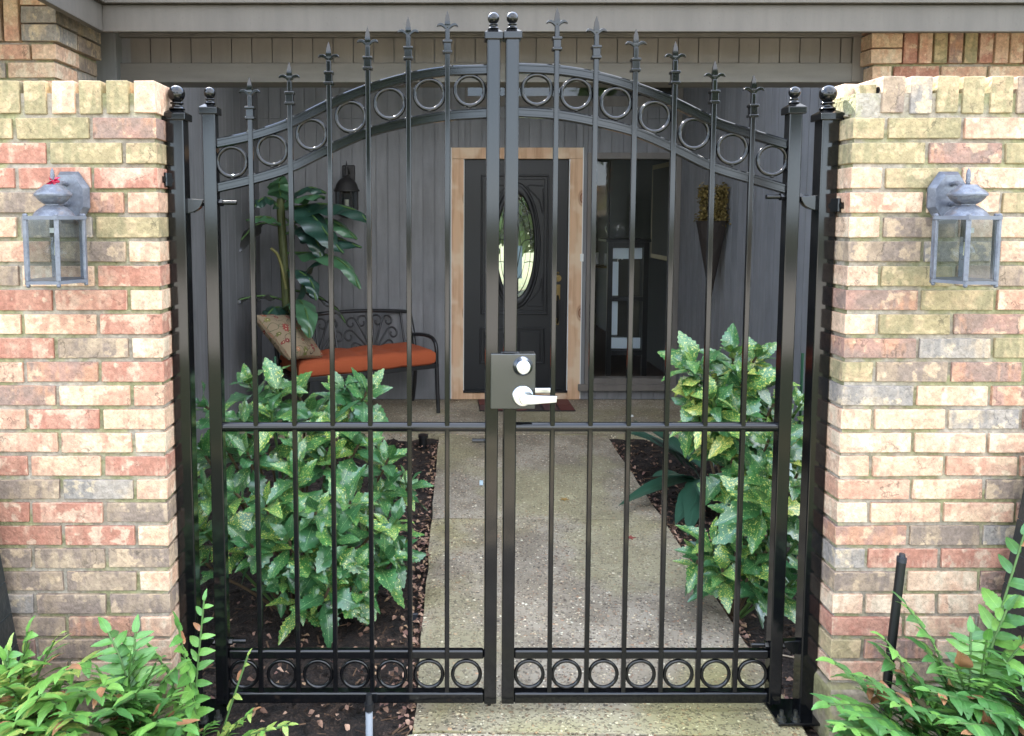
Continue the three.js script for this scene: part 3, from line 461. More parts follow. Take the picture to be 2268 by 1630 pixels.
function gateLeaf(cfg) {
  const L = thing('gate_leaf', cfg.label, 'gate', [0, 0, 0], 'the two leaves of the gate'); delete L.userData.group;
  const y0 = 0.036, capY = px => P(1000, px, 0.02).y;
  for (const [x, px] of cfg.stiles) {
    const top = capY(px), w = 0.041, segs = cfg.lock && x === cfg.stiles[0][0] ? [[y0, 1.06], [1.15, top - 0.004]] : [[y0, top - 0.004]];
    const st = part('stile', segs.map(([a, b]) => rbox(w, b - a, 0.04, x, (a + b) / 2, 0, 0.004, 3)), gateMat, L);
    const c = part('cap', capGeo(w + 0.004, top).map(g => g.translate(x, 0, 0)), gateMat, st); part('ball_finial', ballGeo(0.0178, top + 0.012).map(g => g.translate(x, 0, 0)), gateMat, c);
  }
  const a = cfg.stiles[0][0] + 0.0205, b = cfg.stiles[1][0] - 0.0205, hb = (y, h, d, name, z = 0) => part(name, rbox(b - a, h, d, (a + b) / 2, y, z, 0.0065, 4), gateMat, L);
  hb(0.0545, 0.037, 0.036, 'bottom_rail'); hb(0.2, 0.03, 0.024, 'lower_rail'); 
  part('middle_rail', [cylX(0.0155, b - a, (a + b) / 2, 0.96, 0, 24).scale(1, 1, 1)], gateMat, L);
  for (const [name, list] of [['upper_arch_rail', cfg.upper], ['lower_arch_rail', cfg.lower]]) part(name, sweepRect(list.map(([x, y]) => { const p = P(x, y + 11.5, 0); return V(p.x, p.y, 0); }).map((p, i, arr) => i === 0 ? V(a - 0.001, p.y, 0) : i === arr.length - 1 ? V(b + 0.001, p.y, 0) : p), 0.031, 0.02, 60), gateMat, L);
  for (const [tx, ty, bx] of cfg.pickets) {
    const x = (P(tx, ty, 0).x + P(bx, 1440, 0).x) / 2, tip = P(tx, ty, 0.004).y, base = 0.07, top = tip - 0.128;
    const k = part('picket', rbox(0.0155, top - base, 0.0155, x, (top + base) / 2, 0.0065, 0.003), gateMat, L);
    const s = part('spear_finial', spearGeo, gateMat, k); s.position.set(x, tip, 0.0065);
  }
  for (const [x, y] of cfg.rings) { const p = P(x, y, 0), r = part('ring', ringTop, gateMat, L); r.position.set(p.x, p.y, 0); }
  for (const [x, y] of cfg.low) { const p = P(x, y, 0), r = part('ring', ringGeo, gateMat, L); r.position.set(p.x, 0.1285, 0); }
  const archY = (list, x) => { const q = list.map(([fx, fy]) => P(fx, fy + 11.5, 0)); for (let i = 1; i < q.length; i++) if (x <= q[i].x) return lerp(q[i - 1].y, q[i].y, (x - q[i - 1].x) / (q[i].x - q[i - 1].x)); return q[q.length - 1].y; }, dab = new THREE.SphereGeometry(0.0052, 10, 8);
  for (const [tx, ty, bx] of cfg.pickets) for (const list of [cfg.upper, cfg.lower]) for (const s of [-1, 1]) { const x = (P(tx, ty, 0).x + P(bx, 1440, 0).x) / 2 + s * 0.0095, w = part('weld', dab, gateMat, L); w.position.set(x, archY(list, x) + 0.0135, 0.007); w.scale.set(0.9, 0.8, 0.7); }
  // small weld dabs where rings meet the lower arch
  part('weld', cfg.rings.map(([x, y]) => { const p = P(x, y + 36, 0); return new THREE.SphereGeometry(0.006, 8, 6).scale(1.3, 0.7, 1).translate(p.x, p.y, 0); }), gateMat, L);
  for (const [px, py, s] of cfg.hinges) {                     // threaded hinge bolt through the stile
    const p = P(px, py, 0); const hx = s < 0 ? cfg.stiles[0][0] : cfg.stiles[1][0];
    part('hinge_bolt', [cylX(0.0072, 0.13, hx - s * 0.012, p.y, 0), ngon(6, 0.0125, -0.006, 0.006).rotateZ(Math.PI / 2).translate(hx - s * 0.028, p.y, 0), ngon(6, 0.0125, -0.006, 0.006).rotateZ(Math.PI / 2).translate(hx + s * 0.028, p.y, 0), tube([[hx + s * 0.03, p.y, 0], [hx + s * 0.045, p.y + 0.001, 0], [hx + s * 0.058, p.y - 0.008, 0], [hx + s * 0.061, p.y - 0.03, 0]], 0.007, 14, 8)], gateMat, L);
  }
  return L;
}
const leafL = gateLeaf({
  label: 'arched black iron gate leaf without a lock, in front of the bench', stiles: [[-0.7155, 237], [0.164, 71]],
  upper: [[482, 306], [552, 291], [639, 263], [731, 219.5], [818, 185], [907, 160], [988, 147], [1080, 143]], lower: [[484, 404], [552, 388], [639, 362], [731, 318], [818, 281.5], [907, 259.5], [988, 246], [1080, 240]],
  pickets: [[555, 170, 577], [643, 137, 660], [729, 92, 743], [813, 59, 826], [905, 37, 908], [993, 23, 988]],
  rings: [[514, 359], [603, 333], [690, 298], [777, 259], [863, 230], [951, 210], [1040.5, 201]], low: [541, 625, 705, 787, 868, 950, 1033].map(x => [x, 1492]), hinges: [[500, 449, -1], [515, 1420, -1]],
});
part('drop_bolt', [cyl(0.007, 0.007, 0.99, 0.164, 0.49, -0.031, 12), cylX(0.007, 0.06, 0.134, 0.905, -0.031), cyl(0.012, 0.012, 0.03, 0.164, 0.3, -0.03, 12), cyl(0.012, 0.012, 0.03, 0.164, 0.75, -0.03, 12)], gateMat, leafL);
const leafR = gateLeaf({
  label: 'arched black iron gate leaf that carries the silver lever lock', lock: true, stiles: [[0.222, 70], [1.0995, 236]],
  upper: [[1150, 139.6], [1233, 144], [1321, 158], [1408, 182.5], [1494, 216.5], [1581, 258.5], [1665, 286], [1752, 309]], lower: [[1150, 237], [1233, 243], [1321, 259], [1408, 281.5], [1494, 318], [1581, 359.5], [1665, 385.5], [1752, 407]],
  pickets: [[1234, 16, 1216], [1322, 35, 1297], [1408, 63, 1380], [1494, 91, 1463], [1582, 134, 1545], [1667, 165, 1628]],
  rings: [[1189, 199], [1276, 209], [1364, 229], [1449.5, 259], [1537, 296], [1621.5, 330], [1710, 355]], low: [1172, 1254, 1336, 1418, 1502, 1584, 1666].map(x => [x, 1492]), hinges: [[1720, 436, 1], [1690, 1428, 1]],
});
{ // lock case, deadbolt and lever
  const z = 0.03, a = P(1087, 784, z), b = P(1185.5, 906, z), box_ = part('lock_case', rbox(b.x - a.x, a.y - b.y, 0.054, (a.x + b.x) / 2, (a.y + b.y) / 2, z - 0.027, 0.003), lockMat, leafR);
  part('weld_bead', (() => { const g = []; const r = rng(4); for (let i = 0; i < 16; i++) g.push(new THREE.SphereGeometry(0.006 + 0.003 * r(), 8, 6).scale(1.2, 0.6, 0.8).translate(0.199 + i * 0.003, a.y + 0.003 * r(), 0.012 + 0.008 * r()), new THREE.SphereGeometry(0.005 + 0.002 * r(), 8, 6).scale(1.3, 0.6, 0.8).translate(0.199 + i * 0.003, b.y - 0.002 * r(), 0.012 + 0.008 * r())); return g; })(), gateMat, box_);
  const d = P(1158, 811, z), db = part('deadbolt', lathe([[0, 0.02], [0.021, 0.02], [0.0222, 0.018], [0.026, 0.012], [0.0315, 0.002], [0.0315, 0]], 40).rotateX(Math.PI / 2).translate(d.x, d.y, z), chromeDark, box_);
  part('lock_face', lathe([[0, 0.0035], [0.019, 0.0035], [0.0215, 0.002], [0.0215, 0]], 36).rotateX(Math.PI / 2).translate(d.x, d.y, z + 0.0195), chromeMat, box_);
  part('key_plug', [cylZ(0.0075, 0.004, d.x, d.y - 0.003, z + 0.023, 24)], chromeMat, box_); part('keyhole', span(d.x - 0.0007, d.x + 0.0007, d.y - 0.008, d.y - 0.0015, z + 0.0245, z + 0.0256), blackMat, box_);
  const l = P(1157.5, 877, z), rose = part('lever_rose', lathe([[0, 0.009], [0.028, 0.009], [0.0325, 0.006], [0.0338, 0.001], [0.0338, 0]], 40).rotateX(Math.PI / 2).translate(l.x, l.y, z), chromeMat, box_);
  const sh = new THREE.Shape(); sh.absarc(0, 0, 0.0125, Math.PI / 2, Math.PI * 1.5, false); sh.lineTo(0.02, -0.0125); sh.lineTo(0.098, -0.006); sh.lineTo(0.099, 0.0095); sh.lineTo(0.01, 0.0125);
  part('lever', [cylZ(0.0125, 0.045, l.x, l.y, z + 0.028), new THREE.ExtrudeGeometry(sh, { depth: 0.008, bevelEnabled: true, bevelSize: 0.0022, bevelThickness: 0.003, bevelSegments: 3 }).translate(l.x, l.y, z + 0.044)], chromeMat, box_);
  const k = P(1200, 865, -0.09); part('inner_lever', rbox(0.075, 0.018, 0.012, k.x + 0.002, k.y, -0.09, 0.005), chromeMat, box_); part('inner_rose', cylZ(0.03, 0.04, l.x + 0.01, l.y + 0.01, -0.045), chromeMat, box_);
}

// ------------------------------------------------------------------ wall lanterns on the brick
function wallLantern(bodyPx, platePx, side, label) {
  const ZB = 0.228, c = P(bodyPx, 550, ZB), L = thing('wall_lantern', label, 'lantern', [c.x, 0, ZB]), Y = f => P(bodyPx, f, ZB).y, S = 1 / 770;
  const R = 0.0885, turn = Math.PI / 6;
  const roof = part('roof', toCreasedNormals(lathe([[0.0001, Y(409)], [17 * S, Y(409)], [19 * S, Y(411)], [24 * S, Y(416)], [32 * S, Y(422)], [37.5 * S, Y(428)], [38.6 * S, Y(431)], [38.2 * S, Y(434)], [35.5 * S, Y(435)], [32 * S, Y(441)], [26 * S, Y(447)], [19.5 * S, Y(451)], [16.5 * S, Y(452)], [16.5 * S, Y(454.5)], [19 * S, Y(455.5)], [28 * S, Y(461)], [36 * S, Y(468)], [41 * S, Y(475)], [44.5 * S, Y(481)], [0.0001, Y(481)]], 48), 0.6), lanternMat, L);
  part('finial', [lathe([[0, Y(410)], [5 * S, Y(409)], [4 * S, Y(404)], [5.5 * S, Y(401)], [4.2 * S, Y(396)], [4.8 * S, Y(388)], [3.4 * S, Y(378)], [0, Y(371)]], 14)], lanternMat, roof);
  const ring = (y0, y1, r) => ngon(6, r, y0, y1, turn);
  part('top_rim', ring(Y(486), Y(478), R + 0.004), lanternMat, L); part('bottom_rim', [ring(Y(625), Y(618), R + 0.002)], lanternMat, L);
  for (let k = 0; k < 6; k++) {
    const a = turn + k * Math.PI / 3, x = Math.sin(a) * (R - 0.004), z = Math.cos(a) * (R - 0.004), b = a + Math.PI / 3, x2 = Math.sin(b) * (R - 0.004), z2 = Math.cos(b) * (R - 0.004);
    const bar = part('bar', rbox(0.0125, Y(486) - Y(618), 0.0085, 0, (Y(486) + Y(618)) / 2, 0, 0.002), lanternMat, L); bar.position.set(x, 0, z); bar.rotation.y = a;
    part('knob', [new THREE.SphereGeometry(0.006, 10, 8).translate(x, Y(628), z), new THREE.SphereGeometry(0.006, 10, 8).translate(x, Y(477), z)], lanternMat, bar).applyMatrix4(new THREE.Matrix4().copy(new THREE.Matrix4().compose(bar.position, bar.quaternion, bar.scale)).invert());
    const w = Math.hypot(x2 - x, z2 - z), pn = part('pane', new THREE.PlaneGeometry(w - 0.008, Y(486) - Y(618)), dirtyGlass, L); pn.position.set((x + x2) / 2, (Y(486) + Y(618)) / 2, (z + z2) / 2); pn.rotation.y = (a + b) / 2;
  }
  part('socket', [cyl(0.012, 0.012, 0.05, 0, Y(505), 0), cyl(0.004, 0.004, 0.02, 0, Y(528), 0)], blackMat, L);
  part('label_card', box(0.022, 0.014, 0.002, 0.004, Y(510), 0.0135), whiteMat, L);
  const bulb = part('bulb', lathe([[0.0001, Y(577)], [14 * S, Y(574)], [21 * S, Y(564)], [22 * S, Y(556)], [18 * S, Y(546)], [9 * S, Y(536)], [7 * S, Y(526)]], 24), bulbGlass, L);
  part('filament_stem', [cyl(0.003, 0.002, 0.045, 0, Y(548), 0, 8)], std(0xcfc6a0, { roughness: 0.4 }), bulb);
  const pc = P(platePx, 438, FRONT), oct = (w, h, k) => new THREE.Shape([[-w + k, -h], [w - k, -h], [w, -h + k * 1.5], [w, h - k * 1.5], [w - k, h], [-w + k, h], [-w, h - k * 1.5], [-w, -h + k * 1.5]].map(p => new THREE.Vector2(...p)));
  const bp = part('back_plate', [toCreasedNormals(new THREE.ExtrudeGeometry(oct(0.047, 0.066, 0.026), { depth: 0.004, bevelEnabled: true, bevelSize: 0.011, bevelThickness: 0.02, bevelSegments: 1 }).translate(pc.x - c.x, pc.y, FRONT - ZB + 0.015), 0.3)], lanternMat, L);
  for (const f of [412, 456]) part('arm', tube([[pc.x - c.x, P(0, f, FRONT).y + 0.002, FRONT - ZB + 0.03], [(pc.x - c.x) * 0.5, P(0, f, FRONT).y + 0.006, -0.06], [0, Y(f + 6), 0]], 0.007, 14, 8), lanternMat, L);
  return L;
}
wallLantern(122.5, 162, -1, 'slate blue wall lantern with a red ribbon tied round its finial');
wallLantern(2136, 2089, 1, 'slate blue wall lantern without a ribbon, on the buff wall');
{ // red ribbon
  const c = P(122.5, 399, 0.228), m = phys(new THREE.Color(0xb31540), { roughness: 0.3, clearcoat: 0.5 }), r = rng(3), g = [new THREE.TorusGeometry(0.008, 0.004, 8, 16).rotateX(Math.PI / 2).translate(c.x, c.y - 0.004, c.z)];
  for (const [dx, dy, L] of [[1, 0.8, 0.022], [-1, 0.5, 0.018], [-0.9, -0.6, 0.024], [0.7, 0.2, 0.014], [0.2, -0.8, 0.012]]) { const q = leafGeo({ L, W: 0.006, ns: 6, fold: 0.5, droop: 0.3, wave: 0.4, seed: 3 + dx * 2 }); const o = aim(new THREE.Object3D(), V(c.x, c.y - 0.002, c.z + 0.006), V(dx, dy, 0.4), V(-dy, dx, 0.8)); o.updateMatrix(); g.push(q.toNonIndexed().applyMatrix4(o.matrix)); }
  solo('ribbon', g, m, 'crumpled red ribbon tied to a lantern finial', 'ribbon');
}
// ------------------------------------------------------------------ porch furniture
{ // bench, turned towards the path; local x runs along the seat from its left end, z to the front
  const fr = V(-0.03, 0, -3.84), turn = 0.5, len = 1.22, b = thing('garden_bench', 'black metal bench with a scrolled back on the porch', 'bench', [fr.x - Math.cos(turn) * len, 0, fr.z + Math.sin(turn) * len]); b.rotation.y = turn;
  const T = 0.016, seatY = 0.40, bk = -0.42;
  for (const x of [0, len]) {
    part('front_leg', tube([[x, 0, 0.03], [x, 0.2, 0.015], [x, 0.42, 0.0], [x, 0.56, -0.01], [x, 0.61, -0.06], [x, 0.625, -0.14]], 0.017, 30, 8), benchMat, b);
    part('arm', tube([[x, 0.625, -0.13], [x, 0.62, -0.25], [x, 0.6, -0.42]], 0.017, 14, 8), benchMat, b);
    part('rear_leg', tube([[x, 0, bk - 0.03], [x, 0.2, bk + 0.02], [x, seatY, bk + 0.03], [x, 0.6, bk - 0.01], [x, 0.8, bk - 0.08]], 0.018, 24, 8), benchMat, b);
    part('side_rail', rbox(0.025, 0.03, 0.44, x, seatY, bk / 2 + 0.01, 0.005), benchMat, b);
  }
  part('seat_rail', [rbox(len, 0.035, 0.025, len / 2, seatY - 0.005, 0.005, 0.005)], benchMat, b); part('seat_rail', rbox(len, 0.03, 0.025, len / 2, seatY - 0.005, bk + 0.03, 0.005), benchMat, b);
  for (let k = 0; k < 6; k++) part('seat_slat', rbox(len, 0.006, 0.05, len / 2, seatY + 0.014, -0.03 - k * 0.068, 0.002), benchMat, b);
  const back = (u, v) => V(u, v, bk - 0.005 - (v - 0.55) * 0.3), q = (pts, r = 0.009, s = 40) => tube(pts.map(([u, v]) => back(u, v)), r, s, 7);
  part('top_rail', q([[0, 0.79], [len * 0.25, 0.815], [len / 2, 0.825], [len * 0.75, 0.815], [len, 0.79]], 0.017), benchMat, b);
  part('lower_back_rail', q([[0, 0.475], [len / 2, 0.475], [len, 0.475]], 0.014), benchMat, b);
  for (const u of [0.28, 0.5 * len - 0.1 + 0.0, len - 0.09]) part('back_upright', q([[u, 0.475], [u, 0.64], [u, 0.81]], 0.009), benchMat, b);
  const spiral = (cx, cy, r0, a0, turns, dir, from) => { const pts = from ? [from] : []; for (let i = 0; i <= 14; i++) { const t = i / 14, a = a0 + dir * t * turns * 6.283, r = r0 * (1 - 0.72 * t); pts.push([cx + Math.cos(a) * r, cy + Math.sin(a) * r]); } return q(pts, 0.0085, 60); };
  for (const u0 of [len * 0.27, len * 0.68]) for (const s of [-1, 1]) {        // fans of scrolls rising from the seat
    const d = s > 0 ? 1 : -1, A = s > 0 ? Math.PI * 0.75 : Math.PI * 0.25;
    part('scroll', spiral(u0 + s * 0.07, 0.73, 0.055, A, 0.95, -d, [u0 + s * 0.01, 0.5]), benchMat, b);
    part('scroll', spiral(u0 + s * 0.17, 0.725, 0.05, A, 0.95, -d, [u0 + s * 0.02, 0.52]), benchMat, b);
    part('scroll', spiral(u0 + s * 0.2, 0.62, 0.055, A, 1.0, -d, [u0 + s * 0.03, 0.5]), benchMat, b);
    part('scroll', spiral(u0 + s * 0.16, 0.53, 0.04, A, 0.95, -d, [u0 + s * 0.02, 0.485]), benchMat, b);
  }
  // tufted cushion
  const cg = new RoundedBoxGeometry(len - 0.06, 0.1, 0.47, 6, 0.045), dense = new THREE.BoxGeometry(len - 0.06, 0.1, 0.47, 64, 8, 30), p = dense.attributes.position;
  for (let i = 0; i < p.count; i++) {
    let x = p.getX(i), y = p.getY(i), z = p.getZ(i); const hx = (len - 0.06) / 2, hz = 0.235, ex = Math.min(1, (hx - Math.abs(x)) / 0.05), ez = Math.min(1, (hz - Math.abs(z)) / 0.05), e = Math.sqrt(Math.max(0, 1 - (1 - ex) ** 2)) * Math.sqrt(Math.max(0, 1 - (1 - ez) ** 2));
    const yy = y / 0.05; let h = 0.046 + 0.02 * e; for (const tx of [-0.29, 0, 0.29]) for (const tz of [-0.08, 0.08]) { const d = Math.hypot(x - tx, (z - tz) * 1.0); h -= 0.02 * Math.exp(-d * d / 0.0035); }
    for (const tx of [-0.29, 0, 0.29]) h -= 0.008 * Math.exp(-((x - tx) ** 2) / 0.0016);
    y = yy * h + 0.002 * noise3(x * 24, yy, z * 22); const k = 1 - 0.02 * (1 - yy * yy < 0.2 ? 1 : 0); p.setXYZ(i, x * k + 0.003 * noise3(z * 30, y * 20, x * 10), y + (yy > 0 ? 0.004 * noise3(x * 11, 2, z * 13) : 0), z * (1 + 0.03 * (1 - yy * yy)));
  }
  dense.computeVertexNormals(); const fb = grey(512, n512c.map((v, i) => 0.5 * v + 0.5 * streakH[i])); fb.repeat.set(3, 3);
  const c = solo('seat_cushion', boxUV(dense.applyMatrix4(new THREE.Matrix4())), std(0xab5431, { roughness: 0.92, bumpMap: fb, bumpScale: 0.0016 }), 'burnt orange tufted cushion lying on the metal bench', 'cushion');
  c.geometry = mergeVertices(c.geometry, 1e-5); c.geometry.computeVertexNormals();
  for (const y of [0.036, -0.036]) { const w = (len - 0.06) / 2 - 0.004, d = 0.233, pts = []; for (let i = 0; i <= 48; i++) { const t = i / 48 * Math.PI * 2, cx = Math.cos(t), sx = Math.sin(t), k = 1 / Math.pow(Math.pow(Math.abs(cx), 14) + Math.pow(Math.abs(sx), 14), 1 / 14); pts.push(V(cx * k * w, y + 0.002 * Math.sin(i * 2.1), sx * k * d)); } part('piping', new THREE.TubeGeometry(new THREE.CatmullRomCurve3(pts), 160, 0.0045, 6), c.material, c); }
  c.position.copy(V(len / 2, seatY + 0.075, -0.2).applyAxisAngle(V(0, 1, 0), turn).add(b.position)); c.rotation.y = turn;
  // patterned pillow propped in the left corner
  const cv = document.createElement('canvas'); cv.width = cv.height = 512; const x = cv.getContext('2d'), r = rng(31); x.fillStyle = '#8f7d64'; x.fillRect(0, 0, 512, 512);
  for (let i = 0; i < 46; i++) { const px = r() * 512, py = r() * 512; x.strokeStyle = ['#3a2f28', '#5d6334', '#3d4a2c'][i % 3]; x.lineWidth = 4; x.beginPath(); x.arc(px, py, 16 + r() * 34, r() * 6, r() * 6 + 3); x.stroke(); }
  for (let i = 0; i < 42; i++) { const px = r() * 512, py = r() * 512, s = 9 + r() * 17, col = ['#a03a34', '#b0563a', '#8a8a44', '#6f7436', '#c98d6a', '#8d2f33'][i % 6]; for (let k = 0; k < 7; k++) { x.fillStyle = col; x.beginPath(); x.ellipse(px + Math.cos(k * 0.9) * s, py + Math.sin(k * 0.9) * s, s * 0.62, s * 0.36, k * 0.9, 0, 6.3); x.fill(); x.strokeStyle = '#3a2a26'; x.lineWidth = 1.6; x.stroke(); } x.fillStyle = '#d8c39a'; x.beginPath(); x.arc(px, py, s * 0.35, 0, 6.3); x.fill(); }
  const pt = new THREE.CanvasTexture(cv); pt.colorSpace = THREE.SRGBColorSpace; pt.wrapS = pt.wrapT = THREE.RepeatWrapping;
  const pg = new THREE.BoxGeometry(0.44, 0.44, 0.1, 28, 28, 4), pp = pg.attributes.position;
  for (let i = 0; i < pp.count; i++) { const u = pp.getX(i) / 0.22, v = pp.getY(i) / 0.22, w = pp.getZ(i) / 0.05, f = Math.pow(Math.max(0, (1 - u * u)) * Math.max(0, 1 - v * v), 0.42), pinch = 1 - 0.07 * (1 - Math.abs(u * v)); pp.setXYZ(i, pp.getX(i) * pinch, pp.getY(i) * pinch, w * (0.012 + 0.075 * f) + 0.004 * noise3(u * 5, v * 5, w)); }
  pg.computeVertexNormals(); const pc = P(640, 746, -3.32), pil = solo('throw_pillow', pg, std(0xffffff, { map: pt, roughness: 0.9 }), 'floral patterned pillow leaning in the corner of the bench', 'pillow');
  pil.position.copy(pc); { const X = V(0.62, -0.62, 0.35).normalize(), N = V(0.70, 0.66, 0.2).normalize(), Yv = N.clone().cross(X).normalize(), Nn = X.clone().cross(Yv); pil.quaternion.setFromRotationMatrix(new THREE.Matrix4().makeBasis(X, Yv, Nn)); }
}
{ // dark porch lantern beside the banana plant
  const z = WALL_Z + 0.17, c = P(768, 430, z), Y = f => P(768, f, z).y, S = 1 / 265, m = std(new THREE.Color().setRGB(0.028, 0.026, 0.026), { roughness: 0.55, metalness: 0.3 }), L = thing('porch_lantern', 'dark domed lantern on the grey siding above the bench', 'lantern', [c.x, 0, z]);
  const roof = part('dome', lathe([[29 * S, Y(424)], [29 * S, Y(421)], [26 * S, Y(418)], [23 * S, Y(408)], [17 * S, Y(399)], [10 * S, Y(394)], [4 * S, Y(390)], [3 * S, Y(384)], [5 * S, Y(380)], [0.01, Y(374)]], 28), m, L); part('finial', lathe([[2 * S, Y(376)], [4 * S, Y(371)], [2 * S, Y(366)], [0.001, Y(356)]], 12), m, roof);
  for (let k = 0; k < 6; k++) { const a = k * Math.PI / 3 + 0.5, b = a + Math.PI / 3, R = 24 * S; part('bar', cyl(0.007, 0.007, Y(424) - Y(472), Math.sin(a) * R, (Y(424) + Y(472)) / 2, Math.cos(a) * R, 8), m, L); const pn = part('pane', new THREE.PlaneGeometry(R * 0.96, Y(424) - Y(472)), dirtyGlass, L); pn.position.set((Math.sin(a) + Math.sin(b)) / 2 * R, (Y(424) + Y(472)) / 2, (Math.cos(a) + Math.cos(b)) / 2 * R); pn.rotation.y = (a + b) / 2; }
  part('base', lathe([[0.001, Y(484)], [10 * S, Y(482)], [25 * S, Y(474)], [27 * S, Y(472)], [0.001, Y(471)]], 24), m, L); part('candle_sleeve', cyl(0.018, 0.018, 0.1, 0, Y(455), 0), std(0xe9dfc4), L);
  part('wall_plate', rbox(0.11, 0.24, 0.03, 0, Y(395), WALL_Z + 0.02 - z, 0.012), m, L); part('arm', tube([[0, Y(383), WALL_Z + 0.03 - z], [0, Y(374), -0.08], [0, Y(380), 0]], 0.012, 14, 8), m, L);
}
{ // cone wall planter with a dried wreath of moss
  const z = -3.16, c = P(1563, 490, z), t = P(1572, 660, z), x = SIDE_R - 0.006, r = 0.1, m = std(0x2e2722, { roughness: 0.8, bumpMap: brickBump, bumpScale: 0.006, metalness: 0.3 });
  const pl = thing('wall_planter', 'rusty cone wall planter with dried moss hung on the side wall', 'planter', [x, 0, z]), cone = new THREE.CylinderGeometry(r, 0.006, c.y - t.y, 28, 6, true, Math.PI * 0.75, Math.PI * 1.5);
  part('cone', cone.scale(1.15, 1, 1).translate(-r, (c.y + t.y) / 2, 0), m, pl); part('rim', new THREE.TorusGeometry(r, 0.004, 6, 40).rotateX(Math.PI / 2).scale(1.15, 1, 1).translate(-r, c.y, 0), m, pl);
  const rr = rng(12), g = leafGeo({ L: 0.022, W: 0.008, ns: 3, fold: 0.4, droop: 0.4 }).toNonIndexed(), list = [], o = new THREE.Object3D();
  for (let i = 0; i < 2600; i++) { const k = i % 3, h = rr(), s = k === 0 ? -1 : 1; const cx = k < 2 ? s * (0.045 + 0.02 * h) : (rr() - 0.5) * 0.16, cy = k < 2 ? h * 0.27 : rr() * 0.09, q = 0.036; aim(o, V(-r + cx * 0.75 + (rr() - 0.5) * q * 2, c.y + cy - 0.02 + (rr() - 0.5) * q, cx * 0.75 + (rr() - 0.5) * q * 2), V(rr() - 0.5, rr() - 0.3, rr() - 0.5), V(rr() - 0.5, 1, rr() - 0.5), 0.7 + rr() * 0.8); o.updateMatrix(); list.push(g.clone().applyMatrix4(o.matrix)); }
  const moss = part('dried_moss', list, std(0x6a5a2e, { roughness: 0.95 }), pl); moss.userData.kind = 'stuff';
  part('branch', tube([[-r - 0.04, c.y - 0.02, -0.03], [-r - 0.05, c.y + 0.12, -0.04], [-r - 0.06, c.y + 0.25, -0.045]], 0.012, 12, 6), std(0x4a3a22), pl); part('branch', tube([[-r + 0.04, c.y - 0.02, 0.03], [-r + 0.05, c.y + 0.12, 0.04], [-r + 0.06, c.y + 0.25, 0.045]], 0.012, 12, 6), std(0x4a3a22), pl);
}
{ const a = P(1285, 562, WALL_Z + 0.01), b = P(1292, 579, WALL_Z + 0.01); solo('doorbell', rbox(b.x - a.x, a.y - b.y, 0.016, (a.x + b.x) / 2, (a.y + b.y) / 2, WALL_Z + 0.013, 0.003), whiteMat, 'small white doorbell box on the siding beside the cedar frame', 'doorbell'); }
{ // doormat of brick-coloured squares
  const a = G(1050, 910, 0.01), b = G(1262, 889, 0.01), m = thing('doormat', 'dark doormat with brick red squares before the front door', 'doormat', [(a.x + b.x) / 2 + 0.02, 0.0075, (a.z + b.z) / 2 - 0.02]), w = 0.8, d = Math.abs(a.z - b.z) + 0.06;
  part('backing', rbox(w, 0.008, d, 0, 0.004, 0, 0.003), blackMat, m); for (let i = 0; i < 6; i++) for (let j = 0; j < 2; j++) part('tile', rbox(w / 6 - 0.012, 0.004, d / 2 - 0.012, -w / 2 + (i + 0.5) * w / 6, 0.0101, -d / 2 + (j + 0.5) * d / 2, 0.002), std([0x6b3a33, 0x5d4440, 0x4a3f3c, 0x70433a][(i * 3 + j) % 4], { roughness: 0.9 }), m);
}
